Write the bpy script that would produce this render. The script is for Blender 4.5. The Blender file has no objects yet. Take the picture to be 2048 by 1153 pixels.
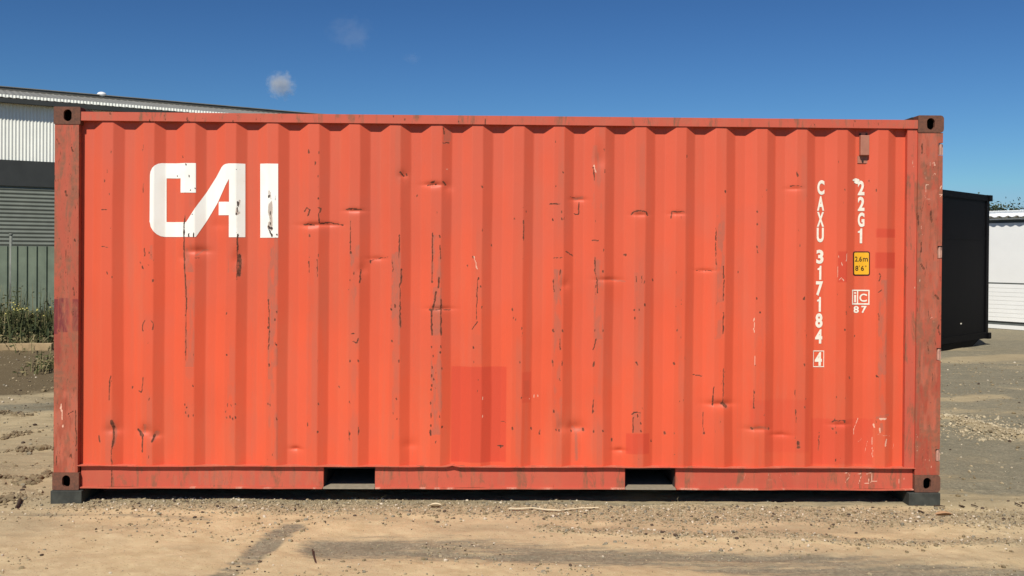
import bpy, bmesh, math, random
import numpy as np
from mathutils import Matrix, Vector, Quaternion
from mathutils.geometry import tessellate_polygon

R = math.radians
scene = bpy.context.scene
col = scene.collection

# ------------------------------------------------------------------ camera
F, PY = 1881.2, 522.4                      # focal length and principal row, in pixels of a 2048 wide frame
CAM = np.array([-0.0487, -6.407, 1.6979])
YAW, PIT, ROL = 0.0185, -0.0065, 0.0073
def _rot():
    c, s = math.cos(YAW), math.sin(YAW); A = np.array([[c, -s, 0], [s, c, 0], [0, 0, 1]])
    c, s = math.cos(PIT), math.sin(PIT); B = np.array([[1, 0, 0], [0, c, s], [0, -s, c]])
    c, s = math.cos(ROL), math.sin(ROL); D = np.array([[c, 0, s], [0, 1, 0], [-s, 0, c]])
    return D @ B @ A
M3 = _rot(); RIGHT, FWD, UP = M3[0], M3[1], M3[2]
cam_data = bpy.data.cameras.new('camera'); cam = bpy.data.objects.new('camera', cam_data); col.objects.link(cam)
mw = Matrix.Identity(4)
for i in range(3):
    mw[i][0] = RIGHT[i]; mw[i][1] = UP[i]; mw[i][2] = -FWD[i]; mw[i][3] = CAM[i]
cam.matrix_world = mw
cam_data.sensor_width = 36; cam_data.lens = 36 * F / 2048
cam_data.shift_y = (PY - 576.5) / 2048
cam_data.clip_start = 0.1; cam_data.clip_end = 5000
scene.camera = cam

# ------------------------------------------------------------------ sky, sun, exposure
SUN_EL, SUN_AZ = 48.0, 21.0                # azimuth: degrees to the left of straight behind the camera
world = bpy.data.worlds.new('World'); scene.world = world; world.use_nodes = True
wn = world.node_tree; wn.nodes.clear()
sky = wn.nodes.new('ShaderNodeTexSky'); sky.sky_type = 'NISHITA'; sky.sun_disc = False
sky.sun_elevation = R(SUN_EL); sky.sun_rotation = R(180 + SUN_AZ)
sky.air_density = 1.0; sky.dust_density = 0.25; sky.ozone_density = 2.5; sky.altitude = 100
bgn = wn.nodes.new('ShaderNodeBackground'); bgn.inputs['Strength'].default_value = 0.08
won = wn.nodes.new('ShaderNodeOutputWorld')
gam = wn.nodes.new('ShaderNodeGamma'); gam.inputs['Gamma'].default_value = 1.5      # clear dry air: deep saturated blue
tin = wn.nodes.new('ShaderNodeMix'); tin.data_type = 'RGBA'; tin.blend_type = 'MULTIPLY'; tin.inputs[0].default_value = 1; tin.inputs[7].default_value = (.196, .284, .350, 1)
wn.links.new(sky.outputs[0], gam.inputs[0]); wn.links.new(gam.outputs[0], tin.inputs[6])
lim = wn.nodes.new('ShaderNodeMix'); lim.data_type = 'RGBA'; lim.blend_type = 'DARKEN'; lim.inputs[0].default_value = 1; lim.inputs[7].default_value = (3.6, 6.1, 8.6, 1)   # no glare round the sun
wn.links.new(tin.outputs[2], lim.inputs[6]); wn.links.new(lim.outputs[2], bgn.inputs['Color']); wn.links.new(bgn.outputs[0], won.inputs['Surface'])
sd = bpy.data.lights.new('sun', 'SUN'); sd.energy = 5.0; sd.angle = R(0.53); sd.color = (1.0, 0.95, 0.86)
sun = bpy.data.objects.new('sun', sd); col.objects.link(sun)
to_sun = Vector((-math.sin(R(SUN_AZ)) * math.cos(R(SUN_EL)), -math.cos(R(SUN_AZ)) * math.cos(R(SUN_EL)), math.sin(R(SUN_EL))))
sun.rotation_mode = 'QUATERNION'; sun.rotation_quaternion = to_sun.to_track_quat('Z', 'Y')
vs = scene.view_settings; vs.view_transform = 'Standard'; vs.look = 'None'; vs.exposure = 0.08; vs.gamma = 1.0

# ------------------------------------------------------------------ photo geometry helpers
def ray(u, v): return RIGHT * ((u - 1024) / F) + FWD - UP * ((v - PY) / F)
def at_depth(u, v, d): return CAM + ray(u, v) * d
def on_ground(u, v, z=0.0):
    r = ray(u, v); return CAM + r * ((z - CAM[2]) / r[2])
def on_plane(u, v, y):
    r = ray(u, v); return CAM + r * ((y - CAM[1]) / r[1])

# ------------------------------------------------------------------ noise
_g = {}
def vnoise(x, y, seed=0):
    if seed not in _g: _g[seed] = np.random.RandomState(seed + 11).rand(256, 256)
    G = _g[seed]
    xi = np.floor(x).astype(int); yi = np.floor(y).astype(int); fx = x - xi; fy = y - yi
    fx = fx * fx * (3 - 2 * fx); fy = fy * fy * (3 - 2 * fy)
    a = G[xi & 255, yi & 255]; b = G[(xi + 1) & 255, yi & 255]; c = G[xi & 255, (yi + 1) & 255]; d = G[(xi + 1) & 255, (yi + 1) & 255]
    return (a * (1 - fx) + b * fx) * (1 - fy) + (c * (1 - fx) + d * fx) * fy
def fbm(x, y, seed=0, o=4):
    s = 0; a = .5; t = 0
    for i in range(o): s = s + a * vnoise(x * 2 ** i + 17.3 * i, y * 2 ** i + 5.1 * i, seed + i); t += a; a *= .5
    return s / t
def sstep(a, b, x):
    t = np.clip((x - a) / (b - a), 0, 1); return t * t * (3 - 2 * t)

# ------------------------------------------------------------------ objects and tags
def link(o, parent=None):
    col.objects.link(o)
    if parent is not None: o.parent = parent
    return o
def tag(o, label=None, cat=None, group=None, kind=None):
    if label: o['label'] = label
    if cat: o['category'] = cat
    if group: o['group'] = group
    if kind: o['kind'] = kind
    return o
def empty(name, loc=(0, 0, 0), rz=0):
    o = bpy.data.objects.new(name, None); o.empty_display_size = .2; o.location = loc; o.rotation_euler = (0, 0, rz); return link(o)

class MB:
    """collects faces for one mesh; optional per-vertex wear attributes"""
    def __init__(s): s.V = []; s.Fc = []; s.Mi = []; s.n = 0; s.W = []; s.T = []; s.wear = False
    def add(s, verts, faces, mi=0, w=None, t=None):
        verts = np.asarray(verts, float).reshape(-1, 3); k = len(verts)
        s.V.append(verts); s.Fc.append((np.asarray(faces, int) + s.n)); s.Mi.append(np.full(len(faces), mi)); s.n += k
        s.W.append(np.zeros((k, 4)) if w is None else w.reshape(-1, 4)); s.T.append(np.zeros((k, 4)) if t is None else t.reshape(-1, 4))
        if w is not None: s.wear = True
    def grid(s, P, w=None, t=None, mi=0, flip=False):
        nz, nx = P.shape[:2]; i = np.arange(nz * nx).reshape(nz, nx)
        f = np.stack([i[:-1, :-1], i[:-1, 1:], i[1:, 1:], i[1:, :-1]], -1).reshape(-1, 4)
        if flip: f = f[:, ::-1]
        s.add(P.reshape(-1, 3), f, mi, w, t)
    def box(s, x0, x1, y0, y1, z0, z1, mi=0, M=None, ch=0.0):
        if ch:
            c = ch; b = bmesh.new(); bmesh.ops.create_cube(b, size=1)
            for v in b.verts: v.co = Vector(((x0 + x1) / 2 + v.co.x * (x1 - x0), (y0 + y1) / 2 + v.co.y * (y1 - y0), (z0 + z1) / 2 + v.co.z * (z1 - z0)))
            bmesh.ops.bevel(b, geom=b.edges[:], offset=c, segments=2, affect='EDGES', profile=.5)
            s.bm(b, mi, M); return
        v = np.array([(x, y, z) for z in (z0, z1) for y in (y0, y1) for x in (x0, x1)], float)
        if M is not None: v = (M[:3, :3] @ v.T).T + M[:3, 3]
        s.add(v, [(0, 2, 3, 1), (4, 5, 7, 6), (0, 1, 5, 4), (1, 3, 7, 5), (3, 2, 6, 7), (2, 0, 4, 6)], mi)
    def bm(s, b, mi=0, M=None):
        b.verts.ensure_lookup_table(); b.verts.index_update()
        v = np.array([tuple(q.co) for q in b.verts], float)
        if M is not None: v = (M[:3, :3] @ v.T).T + M[:3, 3]
        by = {}
        for f in b.faces: by.setdefault(len(f.verts), []).append([q.index for q in f.verts])
        first = True
        n0 = s.n
        for k, fs in by.items():
            if first: s.add(v, fs, mi); first = False
            else: s.Fc.append(np.asarray(fs) + n0); s.Mi.append(np.full(len(fs), mi))
        b.free()
    def prism(s, poly, y0, y1, mi=0, axis='y'):
        """poly in (a,b); extruded along axis from y0 to y1"""
        k = len(poly)
        def mk(a, b, c): return {'y': (a, c, b), 'x': (c, a, b), 'z': (a, b, c)}[axis]
        b = bmesh.new(); A = [b.verts.new(mk(p[0], p[1], y0)) for p in poly]; B = [b.verts.new(mk(p[0], p[1], y1)) for p in poly]
        fa = b.faces.new(A); fb = b.faces.new(B[::-1])
        for i in range(k): b.faces.new((A[i], B[i], B[(i + 1) % k], A[(i + 1) % k]))
        bmesh.ops.triangulate(b, faces=[fa, fb]); bmesh.ops.recalc_face_normals(b, faces=b.faces)
        s.bm(b, mi)
    def tube(s, pts, r, n=8, mi=0, caps=True):
        pts = [Vector(p) for p in pts]; rs = r if isinstance(r, (list, tuple)) else [r] * len(pts)
        V = []; 
        for i, p in enumerate(pts):
            d = (pts[min(i + 1, len(pts) - 1)] - pts[max(i - 1, 0)]).normalized()
            a = d.cross(Vector((0, 0, 1)) if abs(d.z) < .9 else Vector((1, 0, 0))).normalized(); b2 = d.cross(a)
            for k in range(n):
                t = 2 * math.pi * k / n; V.append(tuple(p + (a * math.cos(t) + b2 * math.sin(t)) * rs[i]))
        fs = [(i * n + k, i * n + (k + 1) % n, (i + 1) * n + (k + 1) % n, (i + 1) * n + k) for i in range(len(pts) - 1) for k in range(n)]
        if caps:
            V += [tuple(pts[0]), tuple(pts[-1])]; a = len(pts) * n; e = (len(pts) - 1) * n
            fs += [(a, (k + 1) % n, k, k) for k in range(n)]; fs += [(a + 1, e + k, e + (k + 1) % n, e + (k + 1) % n) for k in range(n)]
            q = [f for f in fs if len(set(f)) == 4]; t3 = [tuple(dict.fromkeys(f)) for f in fs if len(set(f)) == 3]
            n0 = s.n; s.add(V, q, mi); s.Fc.append(np.asarray(t3) + n0); s.Mi.append(np.full(len(t3), mi))
        else: s.add(V, fs, mi)
    def build(s, name, mats, parent=None, smooth=False):
        me = bpy.data.meshes.new(name); V = np.concatenate(s.V)
        me.vertices.add(len(V)); me.vertices.foreach_set('co', V.astype(np.float32).ravel())
        lt = np.concatenate([np.full(len(f), f.shape[1]) for f in s.Fc]); li = np.concatenate([f.ravel() for f in s.Fc])
        me.loops.add(len(li)); me.loops.foreach_set('vertex_index', li.astype(np.int32))
        me.polygons.add(len(lt)); st = np.concatenate([[0], np.cumsum(lt)[:-1]])
        me.polygons.foreach_set('loop_start', st.astype(np.int32))
        me.polygons.foreach_set('material_index', np.concatenate(s.Mi).astype(np.int32))
        me.polygons.foreach_set('use_smooth', np.full(len(lt), bool(smooth)))
        if s.wear:
            for nm, A in (('wear', s.W), ('tint', s.T)):
                a = me.attributes.new(nm, 'FLOAT_COLOR', 'POINT'); a.data.foreach_set('color', np.concatenate(A).astype(np.float32).ravel())
        me.update(calc_edges=True)
        for m in (mats if isinstance(mats, (list, tuple)) else [mats]): me.materials.append(m)
        o = bpy.data.objects.new(name, me); return link(o, parent)

# ------------------------------------------------------------------ materials
class NT:
    def __init__(s, name):
        s.m = bpy.data.materials.new(name); s.m.use_nodes = True; s.t = s.m.node_tree; s.t.nodes.clear()
        s.out = s.t.nodes.new('ShaderNodeOutputMaterial'); s.b = s.t.nodes.new('ShaderNodeBsdfPrincipled')
        s.t.links.new(s.b.outputs[0], s.out.inputs['Surface'])
        s.tc = s.t.nodes.new('ShaderNodeTexCoord').outputs['Object']
    def set(s, k, v):
        i = s.b.inputs[k]
        if isinstance(v, bpy.types.NodeSocket): s.t.links.new(v, i)
        else: i.default_value = (*v, 1) if isinstance(v, tuple) and len(v) == 3 else v
    def _in(s, i, v):
        if isinstance(v, bpy.types.NodeSocket): s.t.links.new(v, i)
        elif isinstance(v, tuple) and len(v) == 3 and i.type == 'RGBA': i.default_value = (*v, 1)
        else: i.default_value = v
    def map(s, sc=(1, 1, 1), loc=(0, 0, 0), v=None):
        n = s.t.nodes.new('ShaderNodeMapping'); n.inputs['Scale'].default_value = sc; n.inputs['Location'].default_value = loc
        s.t.links.new(v or s.tc, n.inputs[0]); return n.outputs[0]
    def noise(s, scale, detail=4, rough=.55, v=None, dist=0.0):
        n = s.t.nodes.new('ShaderNodeTexNoise'); n.inputs['Scale'].default_value = scale; n.inputs['Detail'].default_value = detail
        n.inputs['Roughness'].default_value = rough; n.inputs['Distortion'].default_value = dist; s.t.links.new(v or s.tc, n.inputs['Vector']); return n.outputs[0]
    def vor(s, scale, v=None, feat='F1'):
        n = s.t.nodes.new('ShaderNodeTexVoronoi'); n.inputs['Scale'].default_value = scale; n.feature = feat; s.t.links.new(v or s.tc, n.inputs['Vector']); return n.outputs
    def math(s, op, a, b=0.0, c=0.0, clamp=False):
        n = s.t.nodes.new('ShaderNodeMath'); n.operation = op; n.use_clamp = clamp
        for i, q in enumerate((a, b, c)): s._in(n.inputs[i], q)
        return n.outputs[0]
    def mr(s, v, a, b, c=0.0, d=1.0, smooth=True):
        n = s.t.nodes.new('ShaderNodeMapRange'); n.interpolation_type = 'SMOOTHSTEP' if smooth else 'LINEAR'
        for i, q in enumerate((v, a, b, c, d)): s._in(n.inputs[i], q)
        return n.outputs[0]
    def mix(s, f, a, b, bt='MIX'):
        n = s.t.nodes.new('ShaderNodeMix'); n.data_type = 'RGBA'; n.blend_type = bt
        s._in(n.inputs[0], f); s._in(n.inputs[6], a); s._in(n.inputs[7], b); return n.outputs[2]
    def attr(s, name):
        n = s.t.nodes.new('ShaderNodeAttribute'); n.attribute_name = name
        q = s.t.nodes.new('ShaderNodeSeparateColor'); s.t.links.new(n.outputs['Color'], q.inputs[0]); return q.outputs
    def xyz(s, v=None):
        q = s.t.nodes.new('ShaderNodeSeparateXYZ'); s.t.links.new(v or s.tc, q.inputs[0]); return q.outputs
    def bump(s, h, strength=.3, dist=.01):
        n = s.t.nodes.new('ShaderNodeBump'); n.inputs['Strength'].default_value = strength; n.inputs['Distance'].default_value = dist
        s.t.links.new(h, n.inputs['Height']); s.t.links.new(n.outputs[0], s.b.inputs['Normal'])

def plain(name, c, rough=.6, var=.12, scale=6, metal=0.0, bump=0.0, c2=None, spec=.4):
    n = NT(name); a = n.noise(scale, 6, .6)
    c2 = c2 or tuple(q * (1 - var * 2) for q in c)
    n.set('Base Color', n.mix(n.mr(a, .3, .7), c, c2)); n.set('Roughness', rough); n.set('Metallic', metal); n.set('Specular IOR Level', spec)
    if bump: n.bump(n.noise(scale * 12, 5, .6), bump, .005)
    return n.m

ORANGE = (0.695, 0.104, 0.045); FADED = (0.57, 0.112, 0.064); PATCH = (0.58, 0.068, 0.034)
def red_paint(name, base=ORANGE, rough=.5, grime=0.0, rustk=0.0):
    """weathered orange-red container paint driven by the wear / tint marks on the mesh"""
    n = NT(name); w = n.attr('wear'); t = n.attr('tint')
    big = n.noise(.9, 3, .5); mid = n.noise(5, 5, .6, n.map((1, 1, .25)))
    c = n.mix(n.mr(big, .35, .7), base, tuple(b * .90 for b in base))
    c = n.mix(n.math('MULTIPLY', n.mr(mid, .45, .75), .30), c, (.50, .15, .08))
    c = n.mix(n.mr(n.noise(9, 5, .6, n.map((1, 1, .05))), .52, .72, 0, .22), c, (.48, .15, .09))
    c = n.mix(t[1], c, FADED)
    c = n.mix(t[0], c, PATCH)
    c = n.mix(t[2], c, (.15, .022, .03))                      # maroon repaint
    if grime:
        gr = n.noise(9, 8, .72, n.map((1.6, 1, .35)), .6)
        gm = n.mr(gr, .60 - grime * .28, .66 - grime * .10)
        c = n.mix(gm, c, n.mix(n.mr(n.noise(30, 4), .4, .65), (.26, .10, .058), (.36, .105, .058)))
    fine = n.noise(150, 5, .7, n.map((1, 1, .45))); fine2 = n.noise(42, 6, .75, n.map((1.4, 1, .4)), .5)
    sc = n.math('MULTIPLY', w[1], n.math('ADD', .45, n.math('MULTIPLY', fine2, 1.1)))
    scm = n.mr(sc, .18, .95, 0, .8)
    c = n.mix(scm, c, n.mix(n.mr(fine2, .4, .6), (.40, .125, .078), (.50, .118, .066)))
    rr = n.math('MULTIPLY', w[0], n.math('ADD', .25, n.math('MULTIPLY', fine, 1.5)))
    rm = n.mr(rr, .40, .56)
    halo = n.mr(w[0], .15, .6, 0, .5)
    c = n.mix(halo, c, (.33, .075, .035))
    rc = n.mix(n.mr(n.noise(60, 3), .4, .62), (.10, .033, .020), (.19, .06, .032))
    c = n.mix(rm, c, rc)
    if rustk:
        cr = n.noise(26, 9, .78, n.map((2.2, 1, .42)), .8)
        km = n.mr(cr, .655 - rustk * .06, .675 - rustk * .05)
        c = n.mix(km, c, rc); rm = n.math('MAXIMUM', rm, km)
    wm = n.mr(n.math('MULTIPLY', w[2], n.math('ADD', .35, n.math('MULTIPLY', fine, 1.2))), .38, .6)
    c = n.mix(wm, c, (.72, .42, .30))
    n.set('Base Color', c); n.set('Roughness', n.mix(rm, (rough,) * 3, (.85,) * 3)); n.set('Specular IOR Level', .28)
    n.bump(n.math('SUBTRACT', n.math('MULTIPLY', n.noise(14, 4), .5), n.math('MULTIPLY', rm, .6)), .25, .004)
    return n.m

M = {}
M['panel'] = red_paint('orange_panel_paint')
M['rail'] = red_paint('orange_rail_paint', (.52, .098, .058), .55, grime=.30, rustk=.25)
M['post'] = red_paint('scraped_post_paint', (.36, .078, .044), .65, grime=.60, rustk=1.1)
M['postr'] = red_paint('rubbed_post_paint', (.38, .070, .040), .65, grime=.74, rustk=1.0)
n = NT('rusty_casting'); a = n.noise(14, 8, .7); b = n.noise(60, 5, .7)
n.set('Base Color', n.mix(n.mr(b, .4, .65, 0, .6), n.mix(n.mr(a, .35, .65), (.155, .066, .042), (.105, .052, .036)), (.21, .085, .05)))
n.set('Roughness', .8); n.set('Specular IOR Level', .25); n.bump(b, .35, .004); M['casting'] = n.m
M['cavity'] = plain('dark_steel_inside', (.03, .02, .017), .9)
M['under'] = plain('dark_underframe_steel', (.045, .03, .026), .85)
M['pocketfloor'] = plain('worn_pocket_steel', (.30, .25, .18), .75, scale=30)
n = NT('white_marking_film'); w = n.attr('wear'); fine = n.noise(120, 5, .7, n.map((1, 1, .5))); sc2 = n.noise(38, 7, .8, n.map((1.6, 1, .35)), .4)
c = n.mix(n.mr(n.noise(7, 4), .4, .7, 0, .5), (.90, .88, .80), (.84, .79, .68))
c = n.mix(n.mr(n.math('MULTIPLY', w[1], sc2), .44, .50, 0, .75), c, (.36, .24, .17))
c = n.mix(n.mr(n.math('MULTIPLY', w[0], n.math('ADD', .25, n.math('MULTIPLY', fine, 1.5))), .40, .58), c, (.05, .028, .02))
n.set('Base Color', c); n.set('Roughness', .5); M['white'] = n.m
M['stencil'] = plain('white_stencil_paint', (.86, .80, .66), .55, .08, 40)
M['yellow'] = plain('yellow_label_film', (.84, .42, .02), .4, .05, 10)
M['black'] = plain('black_label_print', (.03, .012, .01), .5)
M['vent'] = plain('faded_vent_paint', (.42, .17, .11), .6, .08, 20)
M['hinge'] = plain('pale_hinge_paint', (.56, .30, .22), .6, .15, 30)
M['rubber'] = plain('dark_timber_pad', (.055, .058, .048), .8, .25, 14, bump=.4)
M['rod'] = plain('galvanised_rod', (.45, .44, .42), .45, .1, 20, metal=.6)

# ------------------------------------------------------------------ wear marks of the red container (photo measurements turned into metres on its side)
Z0 = 0.085; HX = 6.058 / 2; H = 2.591; TOP = Z0 + H
XK0, PITCH = -2.6397, 0.2784; YO, YI = 0.015, 0.051
def prof(x):
    """depth of the corrugated side at x"""
    x = np.asarray(x, float); t = np.mod(x - XK0, PITCH)
    y = np.where(t < .068, YO + (YI - YO) * t / .068, np.where(t < .138, YI, np.where(t < .2064, YI - (YI - YO) * (t - .138) / .0684, YO)))
    return np.where(x < XK0 - .072 - .068, YI, np.where(x > XK0 + 19 * PITCH + .068, YI, y))
def px(u, v, y=None):
    yy = .03
    for _ in range(3):
        p = on_plane(u, v, yy if y is None else y)
        if abs(p[0]) < 2.8: yy = float(prof(p[0]))
    return p[0], p[2]
MM = 0.0034                                # metres per photo pixel on the side
MARKS = []                                 # (channel, kind, data)
def S(ch, val, wpx, *pts): MARKS.append((ch, 's', val, wpx * MM / 2, [px(*p) for p in pts]))
def B(ch, val, u0, v0, u1, v1, soft=2.0):
    a = px(u0, v0); b = px(u1, v1); MARKS.append((ch, 'b', val, soft * MM, (min(a[0], b[0]), max(a[0], b[0]), min(a[1], b[1]), max(a[1], b[1]))))
def D(ch, val, *dots):
    for d in dots: S(ch, val, (d[2] if len(d) > 2 else 4.5) * .85, (d[0], d[1] - 1), (d[0] + .5, d[1] + 2))
# ch: 0 rust, 1 scuff, 2 pale scratch, 4 repaint patch, 5 fade, 6 maroon
S(0, 1, 4, (370, 432), (368, 470), (368, 513), (371, 560), (373, 617)); S(0, .8, 3, (372, 617), (372, 720))
B(1, .8, 369, 470, 388, 545); B(1, .55, 370, 560, 389, 735); B(1, .35, 370, 735, 388, 835)
S(0, 1, 4, (474, 473), (476, 500)); S(0, 1.2, 9, (478, 512), (480, 530), (478, 550)); S(0, .9, 3, (474, 500), (474, 560)); B(1, .7, 456, 500, 474, 545, 5); B(1, .4, 455, 700, 472, 838)
B(1, 1, 536, 475, 556, 620, 3); B(1, .8, 536, 620, 556, 760, 4); B(1, .5, 537, 760, 556, 920); S(0, .9, 3, (537, 600), (539, 660), (537, 700)); D(0, .9, (553, 625), (550, 640), (536, 655, 6), (553, 690), (538, 730, 6), (540, 810), (553, 838), (536, 808))
S(0, .9, 2.5, (204, 420), (213, 420)); S(0, .9, 2.5, (204, 494), (216, 495)); B(1, .5, 286, 490, 306, 520, 5); S(0, .8, 3, (289, 497), (290, 512)); S(0, .8, 2.5, (300, 505), (304, 515)); D(0, .9, (281, 525), (285, 534), (305, 561), (285, 300, 3)); S(0, .8, 2.5, (287, 290), (287, 300)); S(0, .8, 2.5, (287, 368), (286, 385))
S(0, .9, 2.5, (286, 662), (285, 650), (290, 640)); S(0, .9, 2.5, (302, 641), (307, 648), (306, 660))
S(0, .9, 3, (286, 755), (285, 775), (283, 785), (278, 783)); D(0, .9, (265, 775, 5)); S(0, .9, 3, (222, 752), (219, 770), (218, 800))
for (a, b) in ((370, 808), (373, 815), (371, 825), (377, 832), (386, 831), (455, 810), (462, 811), (471, 809), (453, 836), (460, 834), (465, 838), (470, 834), (386, 773), (453, 710)): D(0, .9, (a, b, 4))
S(0, 1.1, 9, (223, 843), (227, 855)); S(0, 1, 5, (226, 858), (228, 880), (224, 895)); S(0, .8, 2.5, (224, 890), (223, 928)); S(1, 1.4, 12, (227, 850), (230, 872), (226, 890)); S(0, 1, 5, (198, 872), (200, 884))
S(0, 1.1, 9, (277, 860), (284, 872)); S(0, .9, 3, (285, 872), (285, 905)); S(1, 1.5, 13, (314, 866), (306, 878)); S(0, 1, 6, (308, 872), (304, 884)); S(1, 1, 9, (290, 850), (288, 866))
S(0, 1, 4, (609, 423), (614, 416), (620, 420), (616, 432)); S(0, 1, 4, (636, 416), (642, 418), (640, 424)); S(0, .9, 3, (638, 424), (638, 446)); S(0, .9, 3.5, (607, 450), (618, 449), (628, 452)); S(0, .9, 3.5, (641, 447), (660, 446), (686, 450)); D(0, 1, (619, 471, 5))
S(0, .8, 2.5, (618, 525), (619, 545)); S(0, .8, 2.5, (634, 520), (635, 555)); S(0, 1, 4, (693, 419), (705, 418), (722, 420)); S(0, .8, 2.5, (701, 443), (701, 500)); D(0, 1, (702, 505, 6), (700, 487))
B(1, .9, 701, 490, 720, 545, 4); B(1, .6, 701, 545, 720, 625, 4); S(0, 1, 4, (721, 540), (720, 566)); B(1, .35, 700, 640, 719, 900)
S(0, 1, 4, (703, 668), (708, 667)); S(0, 1, 4, (706, 684), (714, 686), (716, 678)); D(0, 1, (700, 722), (716, 722), (699, 868), (718, 862), (678, 774, 3), (636, 808, 4), (635, 864)); S(0, .8, 2.5, (698, 862), (699, 885)); S(0, .8, 2.5, (717, 855), (717, 870))
D(0, 1, (741, 524, 6)); S(0, .6, 2.5, (741, 521), (775, 515)); B(1, 1, 784, 505, 800, 690, 3); B(1, .45, 784, 690, 800, 880); S(0, .9, 3, (799, 470), (798, 517)); S(0, 1, 4, (803, 539), (802, 567)); S(0, .9, 3, (800, 567), (800, 610)); S(0, 1.1, 4.5, (800, 612), (801, 654)); D(0, 1, (782, 618, 5), (790, 612, 5), (784, 682, 6), (798, 722), (792, 798), (786, 826, 3), (793, 838, 3)); S(0, .8, 3, (785, 520), (786, 545))
S(0, 1, 3, (865, 467), (864, 565)); S(0, 1, 3, (880, 490), (881, 517)); D(0, 1, (879, 473, 5), (880, 497, 5), (864, 564, 6)); S(0, 1.1, 5, (878, 557), (877, 575)); B(1, 1.2, 866, 575, 883, 672, 3); B(1, .9, 864, 470, 882, 560, 3); S(0, 1.1, 5, (872, 583), (870, 600), (866, 618)); S(0, 1.1, 4, (882, 600), (882, 670)); S(0, 1.1, 5, (863, 620), (864, 670)); S(0, 1, 3, (859, 620), (900, 620))
B(1, .7, 862, 672, 883, 870, 3)
for (a, b) in ((863, 693), (882, 693), (866, 712), (880, 706), (864, 735), (884, 737), (863, 752), (868, 758), (863, 772), (861, 806), (862, 830), (879, 832), (861, 852), (884, 853), (861, 866), (862, 780)): D(0, 1, (a, b, 4.5))
S(0, .9, 3, (862, 826), (862, 835)); S(0, .9, 5, (860, 862), (861, 870))
S(2, .9, 3, (948, 513), (951, 525), (954, 538)); D(0, .9, (946, 515), (935, 532), (957, 557)); S(0, .8, 3, (955, 560), (953, 640)); S(0, .9, 3, (955, 645), (944, 658)); D(0, .9, (946, 695), (947, 724), (961, 573))
S(0, 1, 3, (1099, 409), (1121, 408)); D(0, 1, (1105, 439), (1124, 438), (1123, 424, 4), (1052, 424, 3.5)); S(0, 1, 3, (1149, 428), (1157, 428), (1158, 405)); S(0, .8, 2.5, (1047, 441), (1047, 482)); S(0, 1, 3.5, (1132, 504), (1145, 511)); S(0, 1, 3, (1184, 481), (1197, 482))
S(0, .8, 2.5, (1108, 516), (1124, 515)); B(1, .8, 1108, 540, 1124, 620, 4); B(1, .5, 1108, 620, 1124, 860, 4); S(0, .8, 3, (1107, 560), (1108, 585)); S(0, 1, 4, (1121, 540), (1120, 550)); D(0, 1, (1106, 661), (1125, 661), (1119, 760, 3), (983, 491), (1120, 580, 3)); S(0, 1, 3, (1105, 722), (1106, 732)); S(0, 1, 3, (1124, 722), (1124, 732)); S(0, .9, 3, (1120, 680), (1120, 700))
B(1, .7, 1188, 520, 1206, 680, 4); B(1, .35, 1188, 680, 1206, 860); S(0, 1, 3.5, (1190, 515), (1190, 540), (1194, 560), (1195, 585)); D(0, 1, (1206, 543, 6), (1189, 660), (1206, 661)); S(0, 1, 3, (1192, 678), (1187, 700)); S(0, 1.1, 5, (1188, 724), (1187, 733)); S(0, .9, 3, (1187, 800), (1185, 826))
S(0, 1, 5, (1248, 509), (1252, 511)); S(0, 1, 3.5, (1263, 430), (1268, 423), (1292, 423), (1295, 432)); S(0, .9, 3, (1342, 436), (1345, 424), (1368, 424)); S(0, .8, 2.5, (1272, 552), (1274, 566)); S(0, .8, 2.5, (1284, 552), (1284, 566)); B(1, .4, 1268, 545, 1284, 640); S(1, 1, 5, (1222, 560), (1250, 563))
D(0, 1, (1268, 620), (1278, 620), (1270, 637), (1305, 560), (1354, 661), (1348, 727), (1289, 610)); S(0, 1.1, 4.5, (1272, 725), (1275, 730)); D(0, .8, (1025, 619), (1043, 657, 5), (1040, 724, 4), (1031, 640, 3))
S(0, 1, 4, (1264, 830), (1268, 826), (1280, 826)); S(0, 1, 3, (1267, 836), (1266, 866)); D(0, 1, (1275, 832), (1281, 846), (1282, 862)); B(1, .5, 1264, 826, 1284, 866)
S(1, 1.2, 10, (1145, 855), (1150, 862), (1166, 858)); D(0, 1, (1118, 862, 5), (1112, 860), (1142, 862, 5), (1166, 859, 6), (1187, 863, 4), (1062, 857), (1080, 861), (1079, 866), (1024, 857), (1223, 879, 6), (1329, 866, 6), (1348, 727), (1107, 822), (1187, 823), (1025, 856), (1302, 882, 3), (1001, 892, 5), (1205, 862)); S(0, .9, 3, (1186, 815), (1185, 828)); S(1, 1.1, 9, (1152, 862), (1153, 920))
B(1, .7, 1432, 430, 1449, 540, 4); B(1, .5, 1434, 540, 1449, 605); S(0, .8, 3, (1432, 456), (1432, 530)); S(0, 1, 4, (1447, 534), (1447, 556)); S(0, .9, 3, (1448, 560), (1446, 600)); S(0, 1, 3, (1447, 625), (1446, 668)); S(0, .9, 3, (1447, 738), (1446, 808)); S(0, 1.3, 9, (1445, 808), (1452, 814)); S(0, .9, 3, (1427, 773), (1426, 812)); B(1, .5, 1428, 640, 1446, 680)
S(0, .8, 2.5, (1406, 825), (1406, 862)); D(0, 1, (1407, 866, 6), (1330, 866, 4)); S(0, .7, 2.5, (1393, 542), (1423, 543)); S(0, 1, 3, (1386, 750), (1403, 752))
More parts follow.
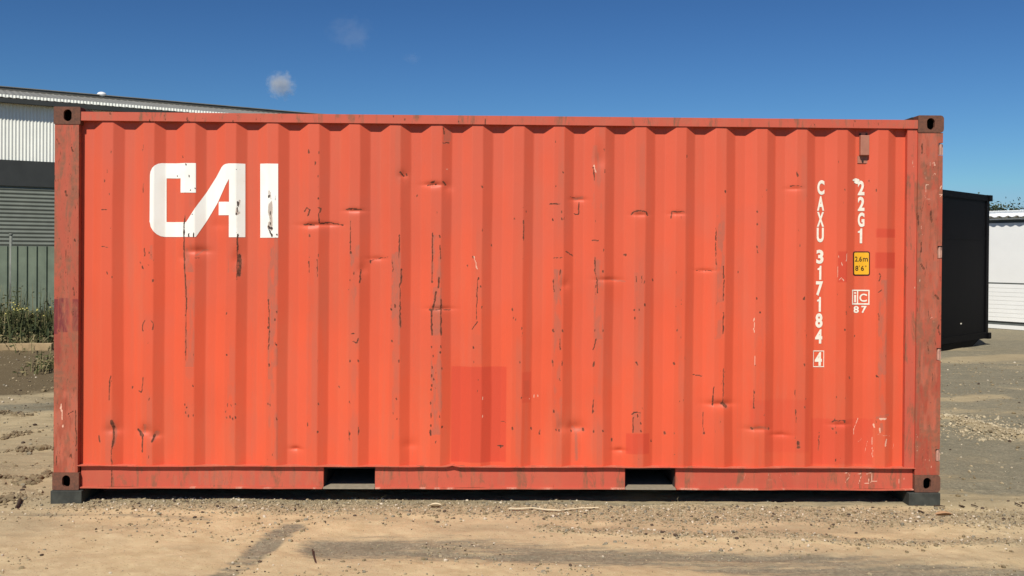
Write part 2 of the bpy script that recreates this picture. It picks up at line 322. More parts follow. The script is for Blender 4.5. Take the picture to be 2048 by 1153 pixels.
D(0, 1, (1514, 423), (1514, 448), (1514, 494), (1513, 597, 5), (1520, 625), (1507, 815, 5), (1476, 545), (1608, 597, 5), (1609, 730), (1610, 815), (1533, 380, 3), (1537, 857)); S(2, .9, 2.5, (1508, 636), (1508, 665)); S(2, .8, 2.5, (1510, 712), (1509, 730)); S(0, .8, 3, (1508, 781), (1507, 814)); S(1, 1.2, 7, (1503, 857), (1520, 855), (1536, 858)); S(0, .9, 5, (1502, 856), (1506, 858))
S(0, .8, 2.5, (1590, 781), (1590, 795)); S(0, .8, 2.5, (1591, 820), (1592, 845)); S(0, 1, 4, (1606, 600), (1609, 594)); D(0, 1, (1665, 858, 5), (1672, 865), (1669, 840, 4)); S(0, .8, 4, (1664, 845), (1667, 842), (1690, 841)); D(0, .9, (1690, 844, 5), (1699, 756), (1753, 752), (1699, 613, 3), (1738, 362, 3), (1752, 381, 4))
S(0, .9, 3, (1758, 548), (1762, 552), (1758, 562)); S(0, .9, 3, (1757, 585), (1763, 580)); S(0, .8, 2.5, (1757, 627), (1759, 640)); B(1, .7, 1757, 560, 1773, 750, 4); B(1, .4, 1757, 750, 1772, 830)
S(1, 1.5, 9, (1755, 836), (1776, 830)); S(2, 1, 6, (1760, 838), (1772, 838)); S(1, 1.6, 10, (1763, 850), (1763, 862)); S(2, 1, 4, (1759, 856), (1760, 866)); S(2, 1, 5, (1747, 848), (1748, 854)); S(2, 1.2, 5, (1773, 880), (1771, 892)); S(2, .75, 2.5, (1717, 836), (1707, 860), (1707, 869)); S(2, .75, 2.5, (1744, 876), (1745, 914)); S(2, .6, 2.5, (1735, 882), (1730, 905)); S(2, .6, 2.5, (1722, 878), (1716, 884)); S(2, .6, 2.5, (1755, 870), (1780, 872)); S(2, .6, 2.5, (1788, 885), (1786, 896))
S(0, .8, 2.5, (1639, 865), (1636, 900)); D(0, .9, (1690, 660), (1709, 672, 3), (1599, 490, 3), (1450, 383), (1595, 350), (1582, 372, 3), (1690, 380, 3)); S(0, .7, 2.5, (1585, 372), (1605, 373)); S(0, .8, 2.5, (1594, 344), (1594, 352))
B(4, .85, 903, 733, 1012, 925, 1); B(4, .5, 1044, 745, 1062, 805, 2); B(0, .35, 1046, 760, 1060, 795, 6); B(4, .8, 1252, 867, 1298, 908, 1); B(4, .55, 1622, 838, 1745, 930, 3); B(4, .35, 1530, 800, 1618, 905, 6)
B(4, .9, 1676, 503, 1694, 565, 1); B(4, .9, 1750, 505, 1790, 537, 1); B(4, .8, 1752, 458, 1790, 476, 1); B(4, .5, 1500, 800, 1540, 850, 6)
S(0, .75, 12, (1597, 886), (1597, 894)); S(2, .8, 2.5, (1677, 513), (1679, 516)); S(2, .8, 2.5, (1694, 508), (1693, 522)); S(2, .8, 2.5, (1678, 560), (1683, 556), (1688, 562)); S(2, .7, 2.5, (1676, 530), (1676, 555)); S(2, .8, 2.5, (1683, 526), (1685, 532))
S(2, .9, 3, (966, 795), (964, 800)); D(2, .9, (965, 833, 4), (1068, 792, 4), (1075, 791, 4), (1058, 797, 3)); S(0, .7, 3, (1003, 843), (1011, 844)); S(0, 1, 4, (996, 891), (1006, 893))
S(0, .9, 5, (862, 365), (868, 363)); S(0, .8, 3, (855, 371), (873, 369)); S(0, 1, 5, (886, 364), (891, 370)); B(1, 1.1, 888, 258, 903, 284, 3); S(0, .9, 3, (886, 286), (898, 286)); S(0, .9, 4, (886, 255), (889, 268)); S(2, .8, 3, (892, 338), (898, 338)); D(0, .9, (617, 304, 4), (637, 397, 4), (964, 374, 5), (636, 352, 3), (222, 304, 3), (366, 314, 4), (834, 392, 3), (813, 350)); S(0, .9, 4, (800, 345), (808, 352)); S(0, .8, 3, (617, 300), (618, 306))
S(2, .8, 4, (1188, 330), (1192, 345)); S(0, .9, 3, (1186, 335), (1189, 360)); B(1, .5, 1183, 290, 1205, 420, 6); D(0, .9, (1111, 284, 3.5), (1112, 372, 3), (1126, 345, 3), (1208, 300)); S(1, 1.2, 8, (1148, 398), (1165, 396)); S(0, .7, 2.5, (1140, 395), (1150, 396))
B(1, .5, 366, 500, 392, 522, 6); S(1, 1.1, 6, (392, 511), (405, 502), (415, 500)); S(0, .7, 3, (390, 517), (400, 515)); S(0, .6, 2.5, (540, 330), (540, 450)); B(1, .25, 280, 540, 306, 730, 6); B(1, .3, 612, 520, 637, 900, 6); B(1, .3, 946, 540, 966, 730, 5); B(1, .3, 1350, 560, 1366, 720, 5); B(1, .3, 1507, 600, 1528, 850, 6); B(1, .25, 1265, 640, 1286, 826, 5)
for u_ in (506, 829, 1152, 1478): S(1, .55, 1.8, (u_, 262), (u_ - 1, 600), (u_ - 3, 926))
# on the lettering
D(0, .9, (373, 329), (355, 352, 3), (378, 351, 5), (370, 380), (381, 380, 4), (390, 377)); B(1, .9, 368, 338, 378, 365); S(0, .8, 2.5, (370, 374), (370, 386)); S(0, .8, 2.5, (382, 433), (386, 428)); S(0, .8, 3, (370, 444), (370, 470)); S(0, .8, 2.5, (378, 466), (378, 474)); S(0, .8, 2.5, (387, 463), (387, 474)); D(0, .8, (473, 339, 4), (481, 341, 3), (487, 362, 3), (471, 403, 4)); S(0, .7, 3, (476, 404), (474, 432)); B(1, .9, 472, 400, 482, 430); S(0, .8, 3, (472, 462), (477, 474)); B(1, 1, 536, 365, 546, 470, 3); S(0, 1.2, 8, (537, 455), (543, 458)); S(0, 1, 5, (539, 460), (545, 474)); D(0, .8, (553, 456, 4), (553, 470, 4), (538, 393, 4), (536, 375, 5)); S(0, .7, 2.5, (540, 400), (541, 450)); S(0, .6, 2.5, (551, 393), (551, 405))
# posts, rails
S(2, .7, 3, (1858, 325), (1858, 332)); S(2, .7, 3, (1862, 327), (1866, 325), (1867, 332), (1862, 333)); S(2, .6, 3, (1847, 345), (1849, 360), (1855, 360)); S(2, .6, 3, (1860, 358), (1866, 346), (1868, 352)); S(2, .7, 3, (1848, 385), (1849, 370), (1855, 369)); S(2, .6, 3, (1846, 392), (1850, 400), (1858, 399)); S(2, .8, 3, (1876, 380), (1879, 372), (1881, 378)); S(2, .8, 3, (1875, 388), (1882, 390), (1876, 396)); S(2, .6, 2.5, (1839, 450), (1841, 470)); S(2, .6, 2.5, (1850, 640), (1865, 634)); S(2, .6, 2.5, (1863, 645), (1866, 640)); S(2, .7, 2.5, (1846, 905), (1846, 938)); D(2, .7, (1830, 868, 3), (1830, 890, 3), (1831, 900, 3), (1840, 898, 3), (1855, 920, 3), (1859, 932, 3), (1836, 560), (1827, 575, 4)); S(2, .6, 2.5, (1832, 870), (1832, 925)); S(2, .6, 2.5, (1822, 312), (1825, 335))
S(0, 1, 4, (1841, 290), (1840, 308)); S(0, 1, 4, (1832, 428), (1834, 450)); S(0, 1, 4, (1858, 425), (1860, 445)); S(0, 1, 4, (1840, 486), (1838, 505)); S(0, 1, 4, (1838, 528), (1845, 540)); S(0, .9, 6, (1868, 590), (1874, 598)); S(0, .9, 5, (1873, 650), (1876, 668)); B(1, 1, 1840, 380, 1872, 640, 8); B(1, .7, 1838, 680, 1870, 860, 8); B(1, 1, 1838, 255, 1870, 330, 8)
B(0, .35, 1840, 400, 1866, 620, 12); B(0, .35, 1842, 760, 1866, 850, 12)
S(0, 1, 6, (134, 384), (137, 392)); S(0, .9, 4, (118, 280), (122, 290)); S(0, .9, 4, (146, 296), (150, 304)); S(0, .9, 4, (112, 352), (114, 362)); S(0, .9, 5, (153, 478), (154, 484)); S(0, .9, 4, (150, 575), (152, 592)); B(6, .9, 108, 598, 120, 668, 1); B(6, .9, 122, 596, 141, 664, 1); B(6, .7, 148, 598, 160, 662, 1); S(0, .9, 6, (120, 660), (122, 662)); S(0, .6, 3, (135, 500), (134, 560)); S(0, .6, 3, (141, 450), (140, 520)); B(6, .35, 108, 668, 125, 760, 10)
S(2, .9, 4, (126, 808), (128, 838)); D(2, 1, (129, 852, 6), (123, 815, 4)); S(0, .9, 4, (140, 828), (150, 822)); S(0, .9, 6, (145, 908), (147, 915)); B(1, .8, 108, 780, 158, 950, 14); S(0, .9, 5, (109, 830), (110, 930)); S(0, .9, 4, (155, 820), (156, 900)); S(0, .8, 3, (117, 910), (117, 928))
B(1, 1.2, 396, 942, 459, 972, 1); B(1, 1.2, 480, 942, 538, 972, 1); B(1, .6, 343, 950, 394, 972, 3); B(1, 1.2, 580, 942, 636, 972, 1); B(1, .6, 752, 942, 800, 972, 4); B(1, .5, 940, 942, 1010, 972, 5); B(1, .35, 1040, 942, 1120, 972, 5); S(0, 1, 4, (221, 942), (222, 955), (221, 974)); B(1, .5, 1370, 942, 1420, 972, 5)
S(2, .75, 2.5, (1690, 948), (1696, 946), (1700, 951), (1692, 966)); S(2, .75, 2.5, (1711, 948), (1719, 946), (1721, 950), (1715, 966)); S(2, .8, 2.5, (1731, 948), (1742, 947)); S(2, .8, 2.5, (1736, 948), (1737, 965)); S(2, .8, 2.5, (1745, 948), (1744, 964), (1756, 963)); S(2, .8, 2.5, (1728, 967), (1742, 966)); S(2, .7, 2.5, (1783, 952), (1783, 966)); S(2, .7, 2.5, (1794, 951), (1796, 966)); S(2, .7, 2.5, (1805, 951), (1806, 960), (1813, 962))
for k, u in enumerate((1490, 1504, 1509, 1530, 1537, 1548, 1560, 1572, 1585, 1594, 1600)): S(2, .55, 2.2, (u, 947 + k % 3), (u + (k % 3 - 1) * 4, 958 - k % 2 * 4))
S(2, .5, 2.2, (1535, 961), (1570, 961))
D(0, .9, (222, 229, 4), (375, 238, 4), (378, 243, 4), (810, 239, 4), (786, 233, 4), (918, 245, 5), (1706, 244, 4), (1755, 249, 4), (1625, 250, 4), (466, 243, 3), (408, 238, 3), (300, 243, 4)); S(0, .8, 2.5, (334, 231), (335, 243)); S(0, .8, 2.5, (374, 229), (374, 244)); S(0, .8, 3, (477, 230), (477, 236)); S(0, .8, 2.5, (971, 240), (971, 251)); B(1, .8, 1640, 238, 1700, 256, 8); B(1, .6, 1755, 239, 1835, 256, 6); B(1, .6, 162, 222, 230, 243, 8); B(1, .5, 334, 228, 374, 246, 1); B(1, .4, 1010, 233, 1100, 250, 10); B(1, .5, 1300, 236, 1400, 253, 12)
_rs = np.random.RandomState(5)
for k in range(130):                       # small random chips near the raised right-hand edges and anywhere
    kk = _rs.randint(0, 20); x = XK0 + kk * PITCH - _rs.choice([.002, .062, .03]) + _rs.normal(0, .004); z = _rs.uniform(.27, 2.4)
    MARKS.append((0, 's', _rs.uniform(.5, .85), _rs.uniform(.003, .0055), [(x, z), (x + _rs.normal(0, .002), z + _rs.uniform(.002, .02))]))

def paint(X, Z):
    """wear and tint values for points (X, Z) on the container's long side"""
    W = np.zeros(X.shape + (4,)); T = np.zeros(X.shape + (4,))
    jx = (fbm(X * 55, Z * 55, 3, 3) - .5) * .009; jz = (fbm(X * 55 + 9, Z * 55 + 4, 4, 3) - .5) * .014
    XJ, ZJ = X + jx, Z + jz
    SCF = sstep(.32, .68, fbm(X * 38, Z * 9, 7, 4))
    BRK = sstep(.3, .6, fbm(X * 130, Z * 60, 6, 2))
    cx = X[0] if X.ndim == 2 else X; cz = Z[:, 0]
    for ch, kind, val, r, dt in MARKS:
        A = W if ch < 3 else T; c = ch if ch < 3 else ch - 4
        if kind == 's':
            p = np.array(dt); lo = p.min(0) - r - .02; hi = p.max(0) + r + .02
        else: lo = (dt[0] - r - .02, dt[2] - r - .02); hi = (dt[1] + r + .02, dt[3] + r + .02)
        i0, i1 = np.searchsorted(cx, (lo[0], hi[0])); k0, k1 = np.searchsorted(cz, (lo[1], hi[1]))
        if i0 >= i1 or k0 >= k1: continue
        if kind == 's':
            x = XJ[k0:k1, i0:i1]; z = ZJ[k0:k1, i0:i1]; d = np.full(x.shape, 9.)
            for a, b in zip(p[:-1], p[1:]):
                ab = b - a; t = np.clip(((x - a[0]) * ab[0] + (z - a[1]) * ab[1]) / (ab @ ab + 1e-12), 0, 1)
                d = np.minimum(d, np.hypot(x - a[0] - t * ab[0], z - a[1] - t * ab[1]))
            m = val * (1 - sstep(r * .25, r * .85 + .0010, d))
            if ch == 0: m = m * (.72 + .5 * BRK[k0:k1, i0:i1])
        else:
            x, z = (X[k0:k1, i0:i1], Z[k0:k1, i0:i1]) if r < .008 else (XJ[k0:k1, i0:i1], ZJ[k0:k1, i0:i1])
            q = np.minimum(np.minimum(x - dt[0], dt[1] - x), np.minimum(z - dt[2], dt[3] - z))
            m = val * sstep(-r * .5, r * .5 + 1e-4, q)
            if ch == 1: m = m * (.30 + 1.15 * SCF[k0:k1, i0:i1])
        A[k0:k1, i0:i1, c] = np.maximum(A[k0:k1, i0:i1, c], m)
        if kind == 's' and ch == 0:          # rust bleeds and rubs round each break in the paint
            hl = .62 * val * (1 - sstep(0, r * 2.2 + .008, d)) * (.5 + .6 * SCF[k0:k1, i0:i1]); W[k0:k1, i0:i1, 1] = np.maximum(W[k0:k1, i0:i1, 1], hl)
    # the upper side has bleached more than the lower
    T[..., 1] = np.clip(.42 * sstep(.9, 2.5, Z + (fbm(X * 1.3, Z * .8, 8) - .5) * 1.2) + .25 * sstep(.55, .75, fbm(X * 3, Z * 2, 21)), 0, 1)
    W[..., 1] = np.maximum(W[..., 1], .35 * sstep(.42, .24, Z) * sstep(.35, .65, fbm(X * 9, Z * 4, 30)))
    t_ = np.mod(X - XK0, PITCH)              # the raised faces are rubbed along their right-hand edge
    W[..., 1] = np.maximum(W[..., 1], .55 * sstep(PITCH - .055, PITCH - .035, t_) * sstep(.42, .68, fbm(X * 4, Z * 2.2, 31, 4)))
    W[..., 3] = T[..., 3] = 1
    return W, T
DENTS = [(395, 506, .07, .035, .014), (366, 520, .03, .05, .007), (866, 372, .06, .022, .014), (895, 380, .03, .05, .008), (640, 452, .11, .02, .010), (618, 455, .05, .02, .008), (475, 525, .03, .08, .012), (225, 865, .05, .05, .014), (290, 868, .05, .05, .016), (310, 875, .035, .035, .012), (708, 424, .06, .018, .010), (725, 545, .03, .06, .008), (755, 520, .06, .02, .006), (806, 355, .03, .04, .010), (880, 620, .08, .018, .008), (1150, 860, .06, .05, .016), (1122, 862, .03, .07, .010), (1130, 575, .03, .05, .008), (1215, 562, .08, .02, .008), (1440, 812, .08, .03, .016), (1410, 543, .06, .015, .006), (1515, 862, .07, .025, .010), (1560, 872, .06, .02, .008), (1157, 402, .05, .02, .008), (1280, 432, .05, .02, .008), (1355, 430, .05, .02, .007), (1200, 330, .04, .10, .010), (1680, 852, .06, .02, .008), (592, 900, .04, .02, .012), (1238, 903, .04, .02, .010), (820, 895, .05, .05, .007), (1590, 380, .05, .02, .006), (440, 455, .05, .05, .005)]
def dents(X, Z):
    d = np.zeros(X.shape)
    for u, v, sx, sz, a in DENTS:
        x, z = px(u, v); e = np.exp(-((X - x) / sx) ** 2 - ((Z - z) / sz) ** 2)
        d += .8 * a * e * (1 + .6 * np.tanh((Z - z) / (sz * .35)))
    d += (fbm(X * 1.7, Z * 1.2, 40, 3) - .5) * .006
    return d

def surf(X, Z): return prof(X + (fbm(X * 2.7, Z * 1.3, 45, 3) - .5) * .014) + dents(X, Z)      # ribs knocked slightly out of true

# ------------------------------------------------------------------ the red container
box_root = empty('shipping_container', (0, 0, 0))
tag(box_root, 'weathered orange red steel shipping container with large white letters filling the view', 'shipping container')
W20 = 2.438
# corrugated long side
def seg_x(a, b, step=.0052):
    k = max(1, int(round((b - a) / step))); return list(np.linspace(a, b, k, endpoint=False))
XL, XR = -HX + .152, HX - .243
ZB, ZT = Z0 + .012 + .150, TOP - .092
br = sorted([q for k in range(-1, 20) for q in (XK0 + k * PITCH, XK0 + k * PITCH + .068, XK0 + k * PITCH + .138, XK0 + k * PITCH + .2064) if XL < q < XR] + [XL, XR])
xs = []
for a, b in zip(br[:-1], br[1:]): xs += seg_x(a, b)
xs = np.array(xs + [XR]); zs = np.arange(ZB, ZT + .005, .0052)
X, Z = np.meshgrid(xs, zs); Wp, Tp = paint(X, Z)
Y = surf(X, Z)
Y = np.maximum(Y, YO - .004)
mb = MB(); mb.grid(np.stack([X, Y, Z], -1), Wp, Tp)
mb.build('side_panel', M['panel'], box_root, smooth=True)
def wear_face(mb, x0, x1, z0, z1, y, step=.007, wob=0.0):
    xs = np.linspace(x0, x1, max(2, int((x1 - x0) / step) + 1)); zs = np.linspace(z0, z1, max(2, int((z1 - z0) / step) + 1))
    X, Z = np.meshgrid(xs, zs); w, t = paint(X, Z)
    yy = y + (fbm(X * 6, Z * 6, 50, 3) - .5) * wob
    mb.grid(np.stack([X, yy, Z], -1), w, t)
def wear_box(mb, x0, x1, y0, y1, z0, z1, wob=0.0):
    """box whose front face carries the paint marks"""
    wear_face(mb, x0, x1, z0, z1, y0, wob=wob)
    v = [(x, y, z) for z in (z0, z1) for y in (y0 + .0005, y1) for x in (x0, x1)]
    mb.add(v, [(0, 2, 3, 1), (4, 5, 7, 6), (1, 3, 7, 5), (3, 2, 6, 7), (2, 0, 4, 6)])
# top rail: square tube, slightly wavy
def strip(mb, x0, x1, prof_yz, step=.05, dz=.0, seed=60):
    """open or closed y-z profile swept along x with a little irregularity; carries marks"""
    xs = np.linspace(x0, x1, max(2, int((x1 - x0) / step) + 1)); P = np.zeros((len(prof_yz), len(xs), 3))
    for i, (y, z) in enumerate(prof_yz):
        P[i, :, 0] = xs; P[i, :, 1] = y; P[i, :, 2] = z + (fbm(xs * 3.1, xs * 0 + .5, seed, 3) - .5) * dz
    w = np.zeros(P.shape[:2] + (4,)); t = np.zeros_like(w)
    w[..., 1] = .9 * sstep(.45, .7, fbm(P[..., 0] * 5, P[..., 2] * 30, seed + 5)); t[..., 1] = .4
    mb.grid(P, w, t)
mb = MB()
wear_face(mb, -HX + .178, HX - .178, TOP - .091, TOP - .032, .006, wob=.004)
strip(mb, -HX + .178, HX - .178, [(.0075, TOP - .0322), (.070, TOP - .0315), (.070, TOP - .091), (.0075, TOP - .0912)][::-1])
mb.build('top_rail', M['rail'], box_root, smooth=False)
# bottom rail: flange, web with two fork pocket gaps, lower lip
gap = [(px(646, 955, .03)[0], px(751, 955, .03)[0]), (px(1249, 955, .03)[0], px(1352, 955, .03)[0])]
zb0, zb1 = Z0 + .014, Z0 + .014 + .150
RXL, RXR = -HX + .184, HX - .182
mb = MB()
def top_z(xx): return (fbm(xx * 3.1, xx * 0 + .5, 70, 3) - .5) * .012
xs_ = np.linspace(RXL - .02, RXR + .01, 240); dz_ = top_z(xs_)
dz_ = dz_ + .010 * np.exp(-((xs_ - px(905, 930, .01)[0]) / .03) ** 2)
pr = [(.046, zb1 - .002), (.001, zb1 - .002), (.001, zb1 + .003), (.060, zb1 + .004)]
P = np.zeros((4, 240, 3))
for i, (y, z) in enumerate(pr): P[i, :, 0] = xs_; P[i, :, 1] = y + (fbm(xs_ * 4, xs_ * 0, 75) - .5) * .004; P[i, :, 2] = z + dz_
w_ = np.zeros((4, 240, 4)); w_[..., 1] = .9 * sstep(.4, .6, fbm(P[..., 0] * 9, P[..., 2] * 0, 77)); t_ = np.zeros_like(w_); t_[..., 1] = .5
w_[..., 2] = .42 * sstep(.45, .65, fbm(P[..., 0] * 14, P[..., 2] * 0, 79))
mb.grid(P, w_, t_)
webs = [(RXL, gap[0][0]), (gap[0][1], gap[1][0]), (gap[1][1], RXR)]
for a, b in webs:
    wear_face(mb, a, b, zb0 + .004, zb1 - .003, .031, wob=.003)
    for x in (a, b): mb.box(x - .003, x + .003, .0315, .060, zb0 + .004, zb1 - .004)
    xs2 = np.linspace(a, b, max(3, int((b - a) / .03))); P = np.zeros((4, len(xs2), 3)); d2 = (fbm(xs2 * 5, xs2 * 0, 81) - .5) * .006
    for i, (y, z) in enumerate([(.060, zb0 - .003), (.004, zb0 - .003), (.004, zb0 + .004), (.0315, zb0 + .004)]): P[i, :, 0] = xs2; P[i, :, 1] = y; P[i, :, 2] = z + d2
    w2 = np.zeros((4, len(xs2), 4)); w2[..., 2] = .5 * sstep(.45, .65, fbm(P[..., 0] * 12, P[..., 2] * 0, 85)); w2[..., 1] = .6; mb.grid(P, w2, np.zeros_like(w2))
mb.build('bottom_rail', M['rail'], box_root, smooth=False)
for i, (a, b) in enumerate(gap):
    mb = MB(); t = .005; y1 = 2.40
    mb.box(a + .004, b - .004, .0045, y1, zb0 - .003, zb0 + .004, 1)
    mb.box(a + .0035, a + .0085, .062, y1, zb0 + .0045, zb1 - .004, 0); mb.box(b - .0085, b - .0035, .062, y1, zb0 + .0045, zb1 - .004, 0)
    mb.box(a + .009, b - .009, .050, y1, zb1 - .012, zb1 - .005, 0); mb.box(a + .009, b - .009, 1.3, 1.31, zb0 + .0045, zb1 - .0125, 0)
    mb.build('fork_pocket', [M['under'], M['pocketfloor']], box_root)
# corner castings
def casting(name, x0, x1, y0, y1, z0, z1, hole=True, front=-1):
    """block with a long round-ended hole in the face at y0"""
    b = bmesh.new(); cx, cz = (x0 + x1) / 2 + (.004 if x0 < 0 else -.002), (z0 + z1) / 2 + .001
    hw, hh = .0275, .040; ring = []
    for k in range(24):
        t = 2 * math.pi * k / 24; ring.append((cx + hw * math.cos(t), cz + math.copysign(hh - hw, math.sin(t)) + hw * math.sin(t)))
    rr = .013
    outer = []
    for (ox, oz, sx, sz, a0) in ((x1, z1, -1, -1, 0), (x0, z1, 1, -1, 90), (x0, z0, 1, 1, 180), (x1, z0, -1, 1, 270)):
        rad = .022 if ((ox == x1 and x0 > 0) or (ox == x0 and x0 < 0 and False)) else .006
        for k in range(4):
            t = R(a0 + 30 * k); outer.append((ox + sx * rad + rad * math.cos(t), oz + sz * rad + rad * math.sin(t)))
    def V(p, y): return b.verts.new((p[0], y, p[1]))
    O = [V(p, y0) for p in outer]; I = [V(p, y0) for p in ring]; I2 = [V(p, y0 + .022) for p in ring]; OB = [V(p, y1) for p in outer]
    eo = [b.edges.new((O[i], O[(i + 1) % len(O)])) for i in range(len(O))]; ei = [b.edges.new((I[i], I[(i + 1) % 24])) for i in range(24)]
    bmesh.ops.triangle_fill(b, use_beauty=True, use_dissolve=False, edges=eo + ei)
    for i in range(24): b.faces.new((I[i], I[(i + 1) % 24], I2[(i + 1) % 24], I2[i]))
    for i in range(len(O)): b.faces.new((O[i], OB[i], OB[(i + 1) % len(O)], O[(i + 1) % len(O)]))
    b.faces.new(OB)
    mb = MB(); mb.bm(b, 0)
    e = .052                                    # inner cavity
    v = [(x, y, z) for z in (cz - e, cz + e) for y in (y0 + .022, y0 + .10) for x in (cx - e - .01, cx + e + .01)]
    mb.add(v, [(0, 2, 3, 1), (4, 5, 7, 6), (1, 3, 7, 5), (3, 2, 6, 7), (2, 0, 4, 6)], 1)
    o = mb.build(name, [M['casting'], M['cavity']], box_root); return o
for x0, x1 in ((-HX, -HX + .178), (HX - .178, HX)):
    for z0, z1 in ((Z0, Z0 + .118), (TOP - .118, TOP)):
        casting('corner_casting', x0, x1, 0, .162, z0, z1)
        mb = MB(); mb.box(x0, x1, W20 - .162, W20, z0, z1, ch=.008); mb.build('corner_casting', M['casting'], box_root)
# corner posts
zp0, zp1 = Z0 + .1185, TOP - .1185
mb = MB()
wear_box(mb, -HX + .006, -HX + .168, .004, .10, zp0, zp1, wob=.004)
mb.box(-HX + .006, -HX + .012, .1, .16, zp0, zp1)
mb.build('corner_post', M['post'], box_root)
# right post with notches for the door hinges
hz = [px(1880, v, .01)[1] for v in (299, 505, 709, 911)]; nw, nh = .030, .043
mb = MB(); xr = HX - .004
wear_face(mb, HX - .176, xr - nw, zp0, zp1, .004, wob=.004)
edges = [zp0] + [q for h in sorted(hz) for q in (h - nh, h + nh)] + [zp1]
for a, b in zip(edges[::2], edges[1::2]):
    wear_face(mb, xr - nw, xr, a, b, .004)
    mb.add([(xr, .004, a), (xr, .11, a), (xr, .11, b), (xr, .004, b)], [(0, 1, 2, 3)])
    mb.add([(xr - nw, .004, a), (xr - nw, .06, a), (xr, .06, a), (xr, .004, a), (xr - nw, .004, b), (xr - nw, .06, b), (xr, .06, b), (xr, .004, b)], [(0, 1, 2, 3), (7, 6, 5, 4)])
mb.add([(xr - nw - .0005, .0045, zp0), (xr - nw - .0005, .12, zp0), (xr - nw - .0005, .12, zp1), (xr - nw - .0005, .0045, zp1)], [(0, 1, 2, 3)])
mb.add([(HX - .176, .004, zp0), (HX - .176, .024, zp0), (HX - .176, .024, zp1), (HX - .176, .004, zp1)], [(0, 1, 2, 3)])
pr_ = mb.build('corner_post', M['postr'], box_root)
for h in hz:
    mb = MB(); mb.tube([(xr - .010, .020, h - nh + .004), (xr - .010, .020, h + nh - .006)], .0105, 12)
    mb.box(xr - .024, xr + .012, .028, .034, h - nh + .006, h + nh - .008)
    mb.build('door_hinge', M['hinge'], box_root)
# inner strip of the right post and its step
mb = MB(); x0 = HX - .245; x1 = HX - .1765
wear_face(mb, x0, x1, ZB, ZT, .016, wob=.002)
mb.add([(x0, .016, ZB), (x0, .07, ZB), (x0, .07, ZT), (x0, .016, ZT)], [(0, 1, 2, 3)])
mb.add([(x1, .004, ZB), (x1, .016, ZB), (x1, .016, ZT), (x1, .004, ZT)], [(3, 2, 1, 0)])
mb.build('post_flange', M['rail'], box_root)
# back posts, rails, far side, ends, roof, floor
mb = MB()
for x in (-HX + .005, HX - .165): 
    mb = MB(); mb.box(x, x + .16, W20 - .10, W20 - .004, zp0, zp1); mb.build('corner_post', M['post'], box_root)
for z0, z1, nm in ((TOP - .091, TOP - .032, 'top_rail'), (zb0, zb1, 'bottom_rail')):
    mb = MB(); mb.box(-HX + .178, HX - .178, W20 - .07, W20 - .008, z0, z1); mb.build(nm, M['rail'], box_root)
def corr(a, b, z0, z1, fn, pitch=.2784, dep=.036):
    n = int((b - a) / pitch); p = (b - a) / n; q = []
    for i in range(n): q += [(a + i * p, 0), (a + i * p + p * .25, 0), (a + i * p + p * .5, dep), (a + i * p + p * .75, dep)]
    q.append((b, 0)); P = np.array([[fn(s, d, z) for s, d in q] for z in (z0, z1)], float); return P
mb = MB(); mb.grid(corr(-HX + .16, HX - .16, ZB, ZT, lambda s, d, z: (s, W20 - .015 - d, z)), flip=True); mb.build('side_panel', M['panel'], box_root)
mb = MB(); mb.grid(corr(.10, W20 - .10, Z0 + .15, TOP - .1, lambda s, d, z: (-HX + .03 + d, s, z)), flip=True)
mb.box(-HX + .01, -HX + .07, .162, W20 - .162, Z0 + .02, Z0 + .15); mb.box(-HX + .01, -HX + .07, .162, W20 - .162, TOP - .11, TOP - .01); mb.build('end_wall', M['panel'], box_root)
mb = MB(); mb.box(HX - .08, HX - .01, .162, W20 - .162, TOP - .12, TOP - .01); mb.build('door_header', M['post'], box_root)
mb = MB(); mb.box(HX - .08, HX - .01, .162, W20 - .162, Z0 + .02, Z0 + .13); mb.build('door_sill', M['post'], box_root)
for s in (0, 1):
    y0 = .115 + s * 1.107; mb = MB()
    mb.grid(corr(y0 + .05, y0 + 1.05, Z0 + .19, TOP - .18, lambda q, d, z: (HX - .075 + (.035 - d), q, z), .33))
    for a, b, c, d in ((y0, y0 + .06, Z0 + .14, TOP - .13), (y0 + 1.04, y0 + 1.10, Z0 + .14, TOP - .13)): mb.box(HX - .09, HX - .034, a, b, c, d)
    mb.box(HX - .09, HX - .035, y0 + .061, y0 + 1.039, Z0 + .14, Z0 + .20); mb.box(HX - .09, HX - .035, y0 + .061, y0 + 1.039, TOP - .19, TOP - .13)
    dr = mb.build('door', M['panel'], box_root)
    for q in (.28, .80):
        mb = MB(); mb.tube([(HX - .018, y0 + q, Z0 + .06), (HX - .018, y0 + q, TOP - .05)], .0165, 12); 
        for z in (.1, .75, 1.5, 2.2, 2.5): mb.box(HX - .034, HX - .002, y0 + q - .045, y0 + q + .045, Z0 + z - .03, Z0 + z + .03)
        mb.build('lock_rod', M['rod'], dr)
